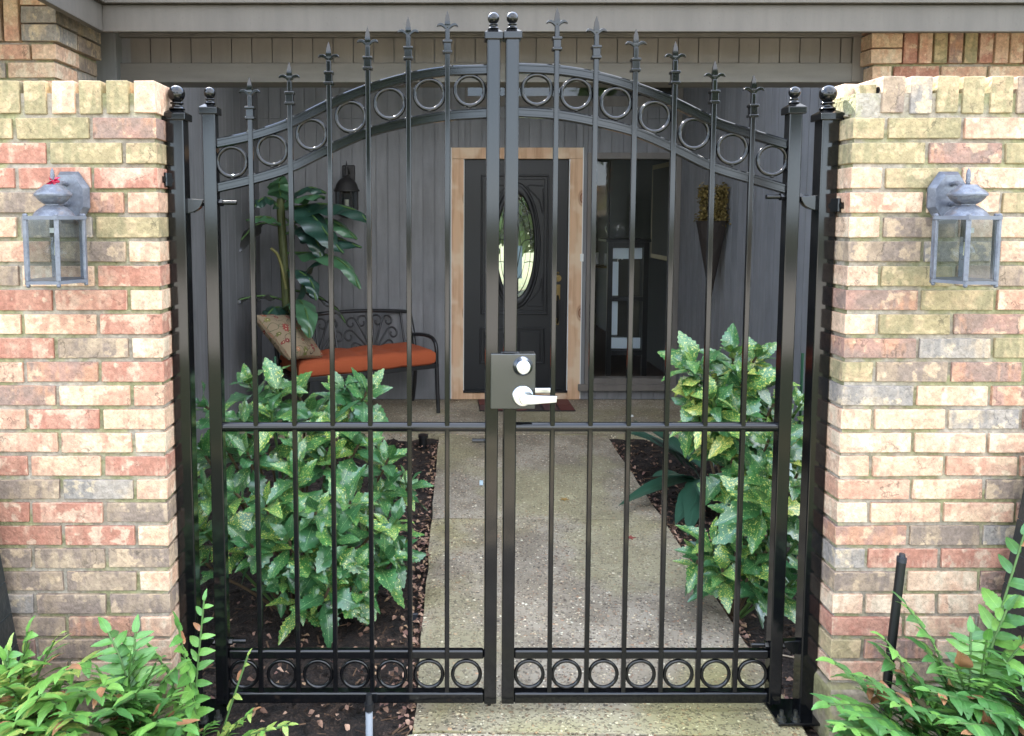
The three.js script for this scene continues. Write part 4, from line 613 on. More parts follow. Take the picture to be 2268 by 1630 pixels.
// ------------------------------------------------------------------ what the window shows
{
  const z = -5.3, cab = thing('display_cabinet', 'black cabinet with pale edge strips inside the window', 'cabinet', [0, 0, z]), [x0, x1, y0, y1] = rect(1345, 1430, 536, 785, z), k = std(0x0b0b0c, { roughness: 0.4 }), w = std(0xcfdde6, { roughness: 0.5 });
  part('frame', [span(x0, x0 + 0.05, 0, y1, 0, 0.04), span(x1 - 0.05, x1, 0, y1, 0, 0.04), span(x0 + 0.051, x1 - 0.051, y1 - 0.05, y1, 0, 0.04), span(x0 + 0.051, x1 - 0.051, (y0 + y1) / 2 - 0.02, (y0 + y1) / 2 + 0.02, 0, 0.04), span(x0 + 0.051, x1 - 0.051, y0, y0 + 0.05, 0, 0.04)], k, cab);
  part('pale_strip', [span(x0 + 0.055, x1 - 0.055, y1 - 0.17, y1 - 0.06, -0.03, -0.01), span(x0 + 0.055, x0 + 0.12, (y0 + y1) / 2 + 0.03, y1 - 0.2, -0.03, -0.01), span(x0 + 0.055, x0 + 0.12, y0 + 0.2, (y0 + y1) / 2 - 0.03, -0.03, -0.01), span(x0 + 0.055, x1 - 0.055, y0 + 0.06, y0 + 0.17, -0.03, -0.01)], w, cab);
  part('back_panel', span(x0 + 0.125, x1 - 0.06, y0 + 0.18, y1 - 0.18, -0.06, -0.05), std(0x54524a, { roughness: 0.15, metalness: 0.6 }), cab);
  part('top', span(x0 - 0.02, x1 + 0.02, y1 + 0.001, y1 + 0.03, -0.35, 0.05, 0.004), k, cab);
  const bc = P(1370, 522, z - 0.1); const bowl = solo('glass_bowl', lathe([[0.03, 0], [0.1, 0.03], [0.13, 0.09], [0.12, 0.15], [0.1, 0.17]], 24), glassMat, 'clear ribbed glass bowl on top of the cabinet', 'bowl'); bowl.position.set(bc.x, y1 + 0.032, z - 0.12);
  const pz = -6.4, pa = P(1462, 450, pz); const fr = thing('framed_picture', 'gold edged picture on the pale inner wall seen through the window', 'picture', [2.31, pa.y - 0.1, -5.6]); part('frame', rbox(0.03, 1.0, 0.7, 0, 0, 0, 0.005), std(0x6e5f3c, { metalness: 0.8, roughness: 0.45 }), fr); part('canvas', box(0.004, 0.9, 0.6, -0.018, 0, 0), std(0x23231f, { roughness: 0.7 }), fr);
  const ch = thing('chandelier', 'small crystal chandelier in the dark room', 'chandelier', [1.98, 0, -6.6]), cy = P(1425, 590, -6.6).y; part('stem', cyl(0.008, 0.008, 1.2, 0, cy + 0.65, 0, 8), blackMat, ch); part('ring', new THREE.TorusGeometry(0.16, 0.012, 8, 32).rotateX(Math.PI / 2).translate(0, cy, 0), brassMat, ch); for (let i = 0; i < 6; i++) part('candle', cyl(0.012, 0.012, 0.14, Math.cos(i) * 0.16, cy + 0.09, Math.sin(i) * 0.16, 8), whiteMat, ch);
}
// ------------------------------------------------------------------ small things about the gate
{
  const a = G(818, 1640, -0.03), top = P(818, 1523, a.z).y, p = thing('pipe_riser', 'grey plastic pipe stub with a black cap in front of the gate', 'pipe', [a.x, -0.06, a.z]);
  part('pipe', cyl(0.0115, 0.0115, top - 0.02, 0, (top - 0.02) / 2, 0, 20), std(0x9aa0a8, { roughness: 0.5 }), p); part('cap', [cyl(0.0145, 0.0145, 0.022, 0, top - 0.012 + 0.01, 0, 20), cyl(0.011, 0.009, 0.03, 0, top + 0.024, 0, 16)], std(0x17181a, { roughness: 0.5 }), p);
  const b = P(1967, 1470, 0.22), t = P(1989, 1243, 0.22), q = thing('sprinkler_riser', 'thin black sprinkler pipe leaning before the buff wall', 'pipe', [b.x - 0.02, -0.06, 0.22]), dx = t.x - b.x + 0.03, hh = t.y + 0.06, g = cyl(0.0125, 0.0125, hh, 0, hh / 2, 0, 20); const rot = Math.atan2(dx, hh);
  part('pipe', g, std(0x0d0d0e, { roughness: 0.5 }), q); part('nozzle', [cyl(0.0135, 0.0135, 0.014, 0, hh + 0.007, 0, 20), cyl(0.009, 0.008, 0.012, 0, hh + 0.019, 0, 12)], std(0x2c2f36, { roughness: 0.4 }), q); q.rotation.z = -rot;
  const e = G(937, 990, -0.03), s = thing('lawn_sprinkler', 'short black sprinkler head in the soil beside the path', 'sprinkler', [e.x, -0.05, e.z]); part('body', cyl(0.03, 0.03, 0.09, 0, 0.045, 0, 20), blackMat, s); part('cap', cyl(0.036, 0.036, 0.02, 0, 0.1, 0, 20), std(0x1c1c1d, { roughness: 0.35 }), s);
  const e2 = G(1018, 1355, -0.03); solo('flush_sprinkler', [new THREE.TorusGeometry(0.028, 0.008, 8, 24).rotateX(Math.PI / 2), cyl(0.026, 0.026, 0.008, 0, 0, 0, 20)], std(0x22262c, { roughness: 0.3 }), 'round black sprinkler cap flush with the leaf litter', 'sprinkler').position.set(-0.1, -0.018, -0.62);
  const st = [[1778, 782, -0.95], [609, 790, -1.25]]; for (const [fx, fy, z] of st) { const q2 = P(fx, fy, z); const o = thing('garden_stake', fx > 1000 ? 'green plastic garden stake rising behind the shrub by the buff wall' : 'green plastic garden stake rising in front of the bench', 'stake', [q2.x, -0.05, z]); part('rod', cyl(0.0065, 0.0065, q2.y + 0.05, 0, (q2.y + 0.05) / 2, 0, 10), std(0x1f4a35, { roughness: 0.4 }), o); const rib = []; for (let y = 0.1; y < q2.y; y += 0.03) rib.push(new THREE.TorusGeometry(0.0066, 0.0014, 5, 10).rotateX(Math.PI / 2).translate(0, y, 0)); part('ribs', rib, std(0x1f4a35, { roughness: 0.4 }), o); }
  const tg = G(1066, 1075, 0.002); solo('paper_tag', span(-0.011, 0.011, 0, 0.03, -0.002, 0.002, 0.001), std(0xbfd4e0, { roughness: 0.5 }), 'scrap of pale blue plastic lying on the path', 'litter').position.set(tg.x, 0.003, tg.z);
  const t2 = G(1394, 923, 0.006); solo('paper_tag', rbox(0.06, 0.012, 0.03, 0, 0.006, 0, 0.002), whiteMat, 'small white tag lying on the porch floor', 'litter').position.set(t2.x, 0.008, t2.z);
}
// tapered piers faced in dark slate tile at both outer edges
function slatePier(x, side, label) {
  const m = std(0x23282a, { roughness: 0.35, bumpMap: brickBump, bumpScale: 0.004 }), j = std(0x4a4f50, { roughness: 0.9 }), p = thing('tapered_pier', label, 'pier', [x, -0.08, 0.24]), H = 1.0, w0 = 0.5, w1 = 0.24, d0 = 0.2, d1 = 0.16;
  const sl = (t0, t1, inset) => { const g = new THREE.BoxGeometry(1, 1, 1), q = g.attributes.position; for (let i = 0; i < q.count; i++) { const t = q.getY(i) > 0 ? t1 : t0; q.setXYZ(i, q.getX(i) * (lerp(w0, w1, t) - inset), t * H, q.getZ(i) * (lerp(d0, d1, t) - inset)); } g.computeVertexNormals(); return boxUV(g.toNonIndexed()); };
  part('cap_stone', sl(1.0, 1.025, -0.02), m, p); part('core', sl(0, 0.998, 0.006), j, p); for (let k = 0; k < 10; k++) part('slate_tile', sl(k * 0.1 + 0.002, k * 0.1 + 0.098, 0), m, p);
}
slatePier(P(0, 1400, 0.24).x - 0.20, -1, 'dark slate tapered pier before the wall with the ribboned lantern');
slatePier(P(2268, 1400, 0.24).x + 0.17, 1, 'dark slate tapered pier before the buff wall');
// ------------------------------------------------------------------ plants
function leafTexture(base, dark, spot, spots, seed, big = 1) {
  const w = 128, h = 256, r = rng(seed), A = noiseField(256, 8, 4, seed + 5), a = hex(base), b = hex(dark), s = hex(spot), col = new Float32Array(w * h * 3);
  for (let y = 0; y < h; y++) for (let x = 0; x < w; x++) {
    const u = Math.abs(x / w - 0.5) * 2, v = y / h, vein = Math.abs(((v * 9 - u * 1.6) % 1 + 1) % 1 - 0.5) * 2, mid = smooth(0.05, 0.015, u); let k = mix3(b, a, 0.25 + 0.75 * A[y * 256 + x]); const f = 1 + 0.1 * smooth(0.85, 1, vein); k = mix3(k, mix3(a, s, 0.45), mid * 0.8); for (let c = 0; c < 3; c++) col[(y * w + x) * 3 + c] = k[c] * f;
  }
  for (let q = 0; q < spots; q++) { const cx = r() * w, cy = r() * h, ra = (1.2 + r() * r() * 4.4) * big, rb = ra * (0.6 + 0.8 * r()), m = Math.ceil(ra * 1.6); for (let dy = -m; dy <= m; dy++) for (let dx = -m; dx <= m; dx++) { const e = (dx / ra) ** 2 + (dy / rb) ** 2, X = Math.floor(cx + dx), Yy = Math.floor(cy + dy); if (e > 1.2 || X < 0 || X >= w || Yy < 0 || Yy >= h) continue; const t = smooth(1.2, 0.5, e) * 0.85, i = (Yy * w + X) * 3; for (let c = 0; c < 3; c++) col[i + c] = lerp(col[i + c], s[c], t); } }
  const t = tex(pix(w, (i, x, y, c) => { c[0] = col[i * 3]; c[1] = col[i * 3 + 1]; c[2] = col[i * 3 + 2]; }, h), w, h); t.wrapS = t.wrapT = THREE.ClampToEdgeWrapping; return t;
}
function leafMaterial(map, o = {}) { return phys(0xffffff, { map, roughness: 0.4, clearcoat: 0.9, clearcoatRoughness: 0.2, side: THREE.DoubleSide, ...o }); }
const aucuba = [leafMaterial(leafTexture(0x437a40, 0x2f5a32, 0xd6d78a, 110, 301, 0.9)), leafMaterial(leafTexture(0x4a803e, 0x356332, 0xdbd878, 230, 302)), leafMaterial(leafTexture(0x548a44, 0x406d35, 0xe2da6a, 380, 303, 1.15)), leafMaterial(leafTexture(0x3f7242, 0x2c5634, 0xcdd6a0, 50, 304, 0.8)), leafMaterial(leafTexture(0x8aa850, 0x6d9044, 0xe8da70, 420, 305, 1.4))];
const ovate = t => Math.pow(Math.sin(Math.PI * Math.pow(t, 0.82)), 0.85) * (1 - 0.18 * t) + 0.03 * (1 - t);
const aucubaGeo = [1, 2, 3, 4, 5, 6].map(s => leafGeo({ L: 1, W: 0.155 + 0.018 * s, ns: 18, shape: t => t < 0.08 ? 0.06 : ovate((t - 0.08) / 0.92), fold: [0.35, 0.2, 0.1, 0.45, 0.25, -0.1][s - 1], droop: [0.05, 0.2, 0.35, 0.5, 0.3, 0.15][s - 1], teeth: 0.24, wave: 0.05 * s, seed: s * 7 }));
const stemMat = std(0x4d6b36, { roughness: 0.6 }), twigMat = std(0x5a4a36, { roughness: 0.85 });
function shrub(label, base, shoots, seed, mats, size = 1, more = 0) {   // each shoot: whorls of leaves at the end of a stem
  const s = thing('aucuba_shrub', label, 'shrub', [base.x, -0.05, base.z]), r = rng(seed), O = s.position;
  for (const [fx, fy, z, n0 = 9, len0 = 0.15, lean = 1] of shoots) {
    const n = n0 + more, len = len0 * size * (0.85 + 0.3 * r()), c = P(fx, fy, z).sub(O), out = V(c.x, 0, c.z).multiplyScalar(0.9), axis = V(out.x * 1.1 * lean + (r() - 0.5) * 0.3, 0.7, out.z * 0.5 + 0.34 * lean + (r() - 0.5) * 0.2).normalize();
    const root = V(c.x * 0.12, 0.02, c.z * 0.12), mid = V(c.x * 0.55, c.y * 0.5, c.z * 0.5), below = c.clone().addScaledVector(axis, -0.11);
    part('stem', tube([root, mid, below, c], 0.006, 16, 6), r() < 0.5 ? stemMat : twigMat, s);
    const e1 = V(1, 0, 0).addScaledVector(axis, -axis.x).normalize(), e2 = axis.clone().cross(e1), a0 = r() * 6.28;
    for (let k = 0; k < n; k++) {
      const t = k / (n - 1), a = a0 + k * 2.4 + (r() - 0.5) * 0.9, open = lerp(0.3, 1.5, Math.pow(t, 0.8)) + (r() - 0.5) * 0.45, L = len * lerp(0.62, 1.15, Math.pow(t, 0.6)) * (0.62 + 0.6 * r());
      const dir = axis.clone().multiplyScalar(Math.cos(open)).addScaledVector(e1, Math.sin(open) * Math.cos(a)).addScaledVector(e2, Math.sin(open) * Math.sin(a)); dir.y -= 0.4 * t * r() + 0.08 * t;
      const pos = c.clone().addScaledVector(axis, lerp(0.0, -0.115, t)).addScaledVector(dir, 0.004), m = part('leaf', aucubaGeo[Math.floor(r() * aucubaGeo.length)], mats[Math.floor(r() * mats.length)], s);
      aim(m, pos, dir, axis.clone().add(V((r() - 0.5) * 1.0, 0.3, (r() - 0.5) * 1.0)), L);
    }
  }
  return s;
}
const A0 = aucuba[0], A1 = aucuba[1], A2 = aucuba[2], A3 = aucuba[3], A4 = aucuba[4];
shrub('speckled green shrub whose top stands before the bench', V(-0.62, 0, -1.0), [
  [554, 850, -0.95, 10, 0.17], [612, 862, -0.9, 10, 0.18], [760, 868, -1.0, 10, 0.16], [812, 868, -1.0, 10, 0.16], [601, 915, -0.8, 9, 0.17], [735, 925, -0.85, 9, 0.17], [530, 930, -0.8, 9, 0.16], [680, 915, -1.0, 8, 0.16], [794, 985, -0.85, 9, 0.16], [548, 1000, -0.7, 9, 0.17],
  [860, 1015, -0.85, 9, 0.16], [905, 1075, -0.85, 8, 0.14], [660, 985, -0.75, 9, 0.16], [452, 1005, -0.75, 9, 0.16], [455, 900, -0.85, 8, 0.15], [720, 1010, -0.8, 8, 0.16], [500, 990, -0.7, 8, 0.15], [850, 1080, -0.8, 8, 0.15], [660, 870, -1.1, 8, 0.15],
], 41, [A0, A1, A3, A3, A0, A0, A1, A2], 0.97, 4);
shrub('dense gold speckled shrub drooping to the soil behind the ringed rail', V(-0.62, 0, -0.7), [
  [655, 1055, -0.62, 10, 0.18], [776, 1110, -0.6, 10, 0.18], [590, 1120, -0.55, 10, 0.17], [700, 1130, -0.52, 10, 0.17], [452, 1075, -0.6, 9, 0.16], [448, 1175, -0.58, 9, 0.15], [520, 1090, -0.58, 9, 0.16], [640, 1195, -0.48, 10, 0.17], [745, 1185, -0.5, 10, 0.17], [826, 1180, -0.58, 10, 0.17], [555, 1205, -0.5, 10, 0.16], [700, 1255, -0.45, 10, 0.16],
  [790, 1255, -0.5, 10, 0.16], [625, 1270, -0.47, 10, 0.15], [850, 1240, -0.58, 9, 0.16], [730, 1300, -0.45, 9, 0.15], [520, 1180, -0.55, 8, 0.15], [660, 1315, -0.46, 8, 0.14], [800, 1310, -0.5, 8, 0.14], [450, 1240, -0.55, 7, 0.13], [880, 1150, -0.7, 8, 0.15], [890, 1215, -0.66, 8, 0.14],
], 42, [A1, A0, A1, A0, A2, A3, A3, A0], 0.97, 3);
shrub('bright yellow speckled shrub beside the buff wall', V(1.40, 0, -0.85), [
  [1622, 785, -0.95, 11, 0.17], [1675, 790, -0.95, 10, 0.17], [1560, 828, -0.9, 11, 0.18, 1.3], [1641, 845, -0.85, 10, 0.17], [1578, 885, -0.8, 11, 0.18, 1.3], [1692, 838, -0.9, 9, 0.16], [1714, 895, -0.8, 9, 0.16], [1640, 915, -0.75, 10, 0.17], [1600, 935, -0.85, 10, 0.17, 1.3],
  [1775, 895, -0.85, 8, 0.15], [1778, 970, -0.8, 9, 0.15], [1702, 975, -0.65, 10, 0.17], [1650, 990, -0.8, 9, 0.16], [1700, 1050, -0.6, 10, 0.17], [1766, 1050, -0.65, 9, 0.15], [1690, 1110, -0.55, 10, 0.17], [1770, 1120, -0.6, 9, 0.15], [1735, 1000, -0.7, 8, 0.15], [1655, 1065, -0.7, 8, 0.15], [1535, 805, -0.95, 8, 0.17, 1.5], [1530, 880, -0.9, 8, 0.17, 1.5], [1545, 925, -0.9, 8, 0.16, 1.5], [1625, 1010, -0.8, 8, 0.17, 1.3], [1640, 1080, -0.72, 8, 0.16, 1.3], [1660, 1140, -0.65, 8, 0.16, 1.2],
], 47, [A2, A1, A4, A1, A0, A1, A0], 1.0, 3);
shrub('low young speckled shrub between the path and the buff wall', V(1.22, 0, -0.66), [
  [1580, 1205, -0.64, 10, 0.15], [1545, 1225, -0.66, 8, 0.14], [1630, 1225, -0.6, 10, 0.15], [1600, 1260, -0.55, 9, 0.14], [1665, 1255, -0.55, 9, 0.15], [1700, 1215, -0.55, 9, 0.15], [1700, 1290, -0.48, 8, 0.15], [1765, 1200, -0.55, 9, 0.15], [1762, 1280, -0.5, 8, 0.15], [1650, 1180, -0.66, 8, 0.14],
], 48, [A1, A0, A3, A2], 0.92, 3);

// cast-iron plant: long plain blades
{
  const blade = leafMaterial(leafTexture(0x2c5440, 0x21432f, 0x4d7a5c, 0, 311), { roughness: 0.42 }), c = G(1572, 1085, -0.03), p = thing('cast_iron_plant', 'dark plain long leaved plant beside the path under the window', 'plant', [c.x, -0.05, c.z]), r = rng(9), O = p.position;
  const g = [0.5, 0.8, 1.1].map((d, i) => leafGeo({ L: 1, W: 0.12, ns: 14, shape: t => t < 0.3 ? 0.05 + 0.02 * t : Math.pow(Math.sin(Math.PI * Math.pow((t - 0.28) / 0.72, 0.9)), 0.8) + 0.03, fold: 0.25, droop: d, wave: 0.05, seed: 60 + i }));
  for (const [fx, fy, z] of [[1400, 915, -2.1], [1430, 985, -1.85], [1420, 1025, -1.75], [1475, 1065, -1.62], [1520, 1090, -1.55], [1590, 1085, -1.52], [1490, 915, -2.2], [1450, 945, -2.1], [1540, 905, -2.25], [1620, 1030, -1.6], [1500, 1010, -1.7], [1560, 960, -2.15], [1640, 1000, -1.9], [1480, 960, -2.2], [1445, 915, -2.2]]) {
    const tip = P(fx + 45, fy, z).sub(O), rr = V((r() - 0.5) * 0.12 + tip.x * 0.15, 0.03, (r() - 0.5) * 0.12 + tip.z * 0.15), dir = tip.clone().sub(rr), L = Math.min(0.62, Math.max(0.42, dir.length() * 1.02)); dir.normalize(); dir.y += 0.5; aim(part('leaf', g[Math.floor(r() * 3)], blade, p), rr, dir, V(dir.x * -0.2, 1, dir.z * -0.2), L);
  }
}
// banana plant in the porch corner
{
  const t1 = leafTexture(0x2c4f42, 0x213c31, 0x5d805a, 0, 321), bm = leafMaterial(t1, { roughness: 0.45 }), bl = leafMaterial(leafTexture(0x4c7550, 0x3a5f42, 0x8aa878, 0, 322), { roughness: 0.45 }), dead = leafMaterial(leafTexture(0x2b2a26, 0x1d1c1a, 0x4a4336, 0, 323), { roughness: 0.9 }), Z = -3.72, base = P(640, 760, Z), p = thing('banana_plant', 'tall banana plant with drooping leaves behind the bench', 'plant', [base.x, 0, Z]), O = p.position;
  part('pot', lathe([[0.001, 0], [0.13, 0], [0.17, 0.3], [0.18, 0.32], [0.16, 0.32], [0.15, 0.27], [0.001, 0.27]], 28), std(0x2a2724, { roughness: 0.7 }), p);
  const Q = (fx, fy, dz = 0) => P(fx, fy, Z + dz).sub(O);
  part('trunk', [tube([V(0, 0.25, 0), Q(632, 640), Q(628, 560), Q(622, 470), Q(622, 440)], 0.034, 24, 12)], std(0x5a6238, { roughness: 0.6, map: (() => { const t = tex(pix(128, (i, x, y, c) => { const n = streakH[(y * 4) * 512 + x * 4]; const k = mix3(hex(0xffffff), hex(0x6b5a3a), smooth(0.5, 0.68, n)); c[0] = k[0]; c[1] = k[1]; c[2] = k[2]; }), 128); t.repeat.set(2, 3); return t; })() }), p);
  function blade(pts, w, mat, petiole = true) {                // leaf swept along a 3-D midrib with ragged halves
    const c = new THREE.CatmullRomCurve3(pts), ns = 26, pos = [], uv = [], idx = [], r = rng(Math.round(pts[0].x * 1000) + pts.length * 7 + Math.round(w * 999)), L = c.getLength();
    for (let i = 0; i <= ns; i++) { const t = i / ns, q = c.getPointAt(t), T = c.getTangentAt(t), side = T.clone().cross(V(0.15, 1, 0.25)).normalize(), up = side.clone().cross(T).normalize(), sh = (petiole ? smooth(0.08, 0.3, t) : smooth(-0.1, 0.12, t)) * Math.pow(Math.max(0.02, 1 - Math.pow(t, 3.2)), 0.7) + 0.04;
      for (let j = -3; j <= 3; j++) { const s = j / 3, a = Math.abs(s), tear = 1 - (a > 0.6 && i % 5 === 2 ? 0.25 * r() : 0.05 * r()), ww = w * sh * s * tear; pos.push(...q.clone().addScaledVector(side, ww * 0.93).addScaledVector(up, a * a * w * sh * -0.28 + 0.12 * w * sh * a + 0.01 * Math.sin(t * 24 + s * 3)).addScaledVector(V(0, -1, 0), a * w * 0.18 * sh).toArray()); uv.push(s / 2 + 0.5, t); } }
    for (let i = 0; i < ns; i++) for (let j = 0; j < 6; j++) { const a = i * 7 + j; idx.push(a, a + 1, a + 7, a + 1, a + 8, a + 7); }
    const g = new THREE.BufferGeometry(); g.setAttribute('position', new THREE.Float32BufferAttribute(pos, 3)); g.setAttribute('uv', new THREE.Float32BufferAttribute(uv, 2)); g.setIndex(idx); g.computeVertexNormals();
    const m = part('leaf', g, mat, p); part('midrib', tube(pts, 0.007, 20, 6), stemMat, m);
  }
  blade([Q(624, 450), Q(620, 425, 0.05), Q(618, 405, 0.1), Q(625, 388, 0.16)], 0.11, bl);
  blade([Q(626, 455), Q(655, 442, 0.1), Q(690, 433, 0.2), Q(718, 436, 0.3)], 0.12, bl);
  blade([Q(628, 465), Q(690, 452, 0.05), Q(750, 455, 0.12), Q(795, 470, 0.2), Q(818, 495, 0.22)], 0.17, bm);
  blade([Q(628, 460), Q(668, 458, 0.1), Q(700, 485, 0.2), Q(730, 525, 0.28), Q(760, 560, 0.32)], 0.16, bm);
  blade([Q(626, 480), Q(680, 515, -0.05), Q(740, 525, 0.05), Q(800, 548, 0.15)], 0.14, bm);
  blade([Q(630, 560), Q(690, 560, 0.1), Q(740, 570, 0.25), Q(775, 595, 0.3), Q(797, 640, 0.32)], 0.12, bl);
  blade([Q(620, 500), Q(605, 484, 0.1), Q(575, 480, 0.2), Q(545, 488, 0.25)], 0.085, bl);
  blade([Q(620, 500), Q(575, 495, 0), Q(535, 530, 0.1), Q(505, 570, 0.15), Q(518, 610, 0.18)], 0.085, dead);
  blade([Q(630, 665), Q(590, 655, 0.1), Q(545, 660, 0.2), Q(508, 672, 0.25)], 0.05, dead);
  blade([Q(634, 690), Q(615, 680, 0.15), Q(598, 690, 0.25), Q(585, 712, 0.3)], 0.1, bm);
  blade([Q(640, 690), Q(662, 665, 0.2), Q(678, 690, 0.4), Q(684, 720, 0.48), Q(686, 748, 0.5)], 0.12, bl, false);
  blade([Q(640, 690), Q(664, 655, 0.05), Q(680, 600, 0.1), Q(705, 580, 0.15), Q(728, 584, 0.2)], 0.09, bm);
  blade([Q(640, 640), Q(700, 655, -0.1), Q(750, 690, 0), Q(765, 715, 0.05)], 0.04, dead);
  blade([Q(626, 458), Q(660, 425, 0), Q(690, 415, 0.05), Q(722, 428, 0.1)], 0.12, bm); blade([Q(624, 470), Q(600, 440, 0.05), Q(580, 440, 0.1), Q(562, 460, 0.15)], 0.1, bm);
  blade([Q(628, 520), Q(670, 505, 0.1), Q(700, 530, 0.2), Q(712, 575, 0.25)], 0.12, bm); blade([Q(628, 500), Q(690, 480, 0), Q(750, 495, 0.1), Q(790, 530, 0.15)], 0.14, bl); blade([Q(630, 600), Q(660, 600, 0.1), Q(690, 625, 0.2), Q(700, 665, 0.25)], 0.09, bm);
  part('sheath', tube([Q(634, 640, 0.03), Q(622, 585, 0.05), Q(612, 560, 0.08), Q(600, 550, 0.1)], 0.012, 14, 7), std(0x7f7a48, { roughness: 0.6 }), p);
}
// ------------------------------------------------------------------ holly ferns before the walls
const fernTex = [leafTexture(0x588c3c, 0x44722f, 0x9cc06a, 0, 331), leafTexture(0x6fa044, 0x588438, 0xb4cf76, 0, 332), leafTexture(0x467838, 0x345e2c, 0x7aa868, 0, 333), leafTexture(0x8fa84c, 0x74924a, 0xd8b868, 40, 334, 2.4)], fernMat = fernTex.map(t => leafMaterial(t, { roughness: 0.5, clearcoat: 0.35, clearcoatRoughness: 0.35 })), dryMat = leafMaterial(leafTexture(0xa0714a, 0x7d5436, 0xc79a6a, 20, 335), { roughness: 0.85 });
const sickle = [1, 2, 3].map(s => leafGeo({ L: 1, W: 0.19 + 0.03 * s, ns: 14, shape: t => Math.pow(t + 0.03, 0.38) * Math.pow(1 - t, 0.85) * 1.65 + 0.008, fold: 0.15, droop: 0.1 + 0.1 * s, teeth: 0.12, wave: 0.12, seed: s + 80 }));
function frond(plant, root, tip, arch, pairs, L, mats, r) {
  const mid = root.clone().lerp(tip, 0.5); mid.y += arch; const c = new THREE.CatmullRomCurve3([root, root.clone().lerp(mid, 0.55).add(V(0, arch * 0.35, 0)), mid, tip]), f = part('frond', new THREE.TubeGeometry(c, 20, 0.0032, 5), stemMat, plant);
  for (let k = 0; k < pairs * 2 + 1; k++) {
    const last = k === pairs * 2, t = last ? 1 : lerp(0.26, 0.985, (k + 0.5) / (pairs * 2)), q = c.getPointAt(t), T = c.getTangentAt(t), s = k % 2 ? 1 : -1, side = T.clone().cross(V(0, 1, 0)).normalize().multiplyScalar(s); if (!last && r() < 0.06) continue;
    const dir = last ? T.clone() : side.clone().multiplyScalar(0.9).addScaledVector(T, 0.5).add(V((r() - 0.5) * 0.3, (r() - 0.55) * 0.45, (r() - 0.5) * 0.3)), up = T.clone().cross(side).multiplyScalar(-s).add(V(0, 0.8, 0.25));
    aim(part('leaflet', sickle[Math.floor(r() * 3)], r() < 0.05 ? dryMat : mats[Math.floor(r() * mats.length)], f), q, dir, up, L * (1 - 0.45 * Math.pow(Math.abs(t - 0.42) * 1.6, 2)) * (0.85 + 0.3 * r()));
  }
}
function fern(label, x, z, tips, seed, pal) {
  const p = thing('holly_fern', label, 'fern', [x, -0.06, z]), r = rng(seed), O = p.position, mats = pal.map(i => fernMat[i]);
  part('crown', new THREE.SphereGeometry(0.035, 12, 8).scale(1, 0.7, 1), twigMat, p);
  for (const [fx, fy, tz, arch = 0.14, pairs = 11, L = 0.085] of tips.flatMap((t, i) => tips.length > 6 && i % 2 ? [t, [t[0] + 40 * (r() - 0.5) + (r() < 0.5 ? -36 : 36), t[1] + 50 + 30 * r(), t[2] + 0.06, 0.1, 10, 0.08]] : [t])) frond(p, V((r() - 0.5) * 0.05, 0.02, (r() - 0.5) * 0.05), P(fx, fy, tz).sub(O), arch, Math.round(pairs * 1.15), Math.min(L, 0.088), mats, r);
  return p;
}
const FL = [0, 1, 2];
fern('bushy green fern in front of the ribboned lantern wall beside the slate pier', -1.2, 0.34, [[20, 1440, 0.35], [60, 1400, 0.3, 0.1], [120, 1420, 0.4], [10, 1520, 0.5], [150, 1480, 0.5], [90, 1540, 0.6, 0.12, 8, 0.109], [30, 1600, 0.62, 0.1], [200, 1460, 0.35], [240, 1520, 0.5], [170, 1590, 0.6, 0.1], [60, 1470, 0.45, 0.2], [130, 1560, 0.55, 0.16]], 51, [0, 1, 1, 3]);
fern('low green fern in front of the ribboned lantern wall beside the gate post', -0.86, 0.36, [[300, 1400, 0.28, 0.12], [345, 1470, 0.4], [240, 1400, 0.3, 0.16], [215, 1480, 0.45], [380, 1540, 0.45, 0.12], [430, 1560, 0.42, 0.1], [300, 1530, 0.55], [250, 1570, 0.6, 0.12], [350, 1600, 0.6, 0.1], [180, 1530, 0.55], [410, 1610, 0.55, 0.120], [290, 1450, 0.35, 0.18], [390, 1480, 0.35, 0.12]], 52, [0, 2, 0, 1]);
fern('upright young fern fronds against the black gate post', -0.74, 0.2, [[452, 1330, 0.14, 0.02, 7, 0.06], [395, 1385, 0.22, 0.03, 7, 0.095], [330, 1430, 0.25, 0.1, 6, 0.06], [470, 1600, 0.3, 0.05, 5, 0.05]], 53, [1, 0]);
fern('small yellowing fern in the bare soil under the gate', -0.68, 0.27, [[560, 1575, 0.3, 0.05, 5, 0.05], [640, 1605, 0.3, 0.05, 5, 0.05], [525, 1600, 0.33, 0.05, 5, 0.05], [590, 1615, 0.34, 0.05, 5, 0.05], [549, 1452, 0.2, 0.01, 3, 0.045]], 54, [1, 3, 3]);
fern('broad green fern beside the leaning black sprinkler pipe', 1.36, 0.36, [[1850, 1470, 0.4, 0.12, 8, 0.132], [1835, 1560, 0.5, 0.14], [1920, 1500, 0.5, 0.14], [1990, 1560, 0.55, 0.14, 8, 0.120], [1900, 1590, 0.58, 0.12], [2060, 1580, 0.55], [1960, 1450, 0.35, 0.12], [2010, 1500, 0.4], [1870, 1610, 0.6, 0.1]], 55, [0, 2, 2, 1]);
fern('tall arching fern in front of the slate pier by the buff wall', 1.5, 0.36, [[2268, 1185, 0.3, 0.12, 9, 0.132], [2010, 1345, 0.3, 0.16, 8, 0.120], [2150, 1400, 0.3, 0.14], [2230, 1350, 0.35, 0.16], [2268, 1420, 0.4, 0.14], [2120, 1480, 0.45], [2200, 1510, 0.5], [2050, 1440, 0.32, 0.16]], 56, [0, 2, 1]);
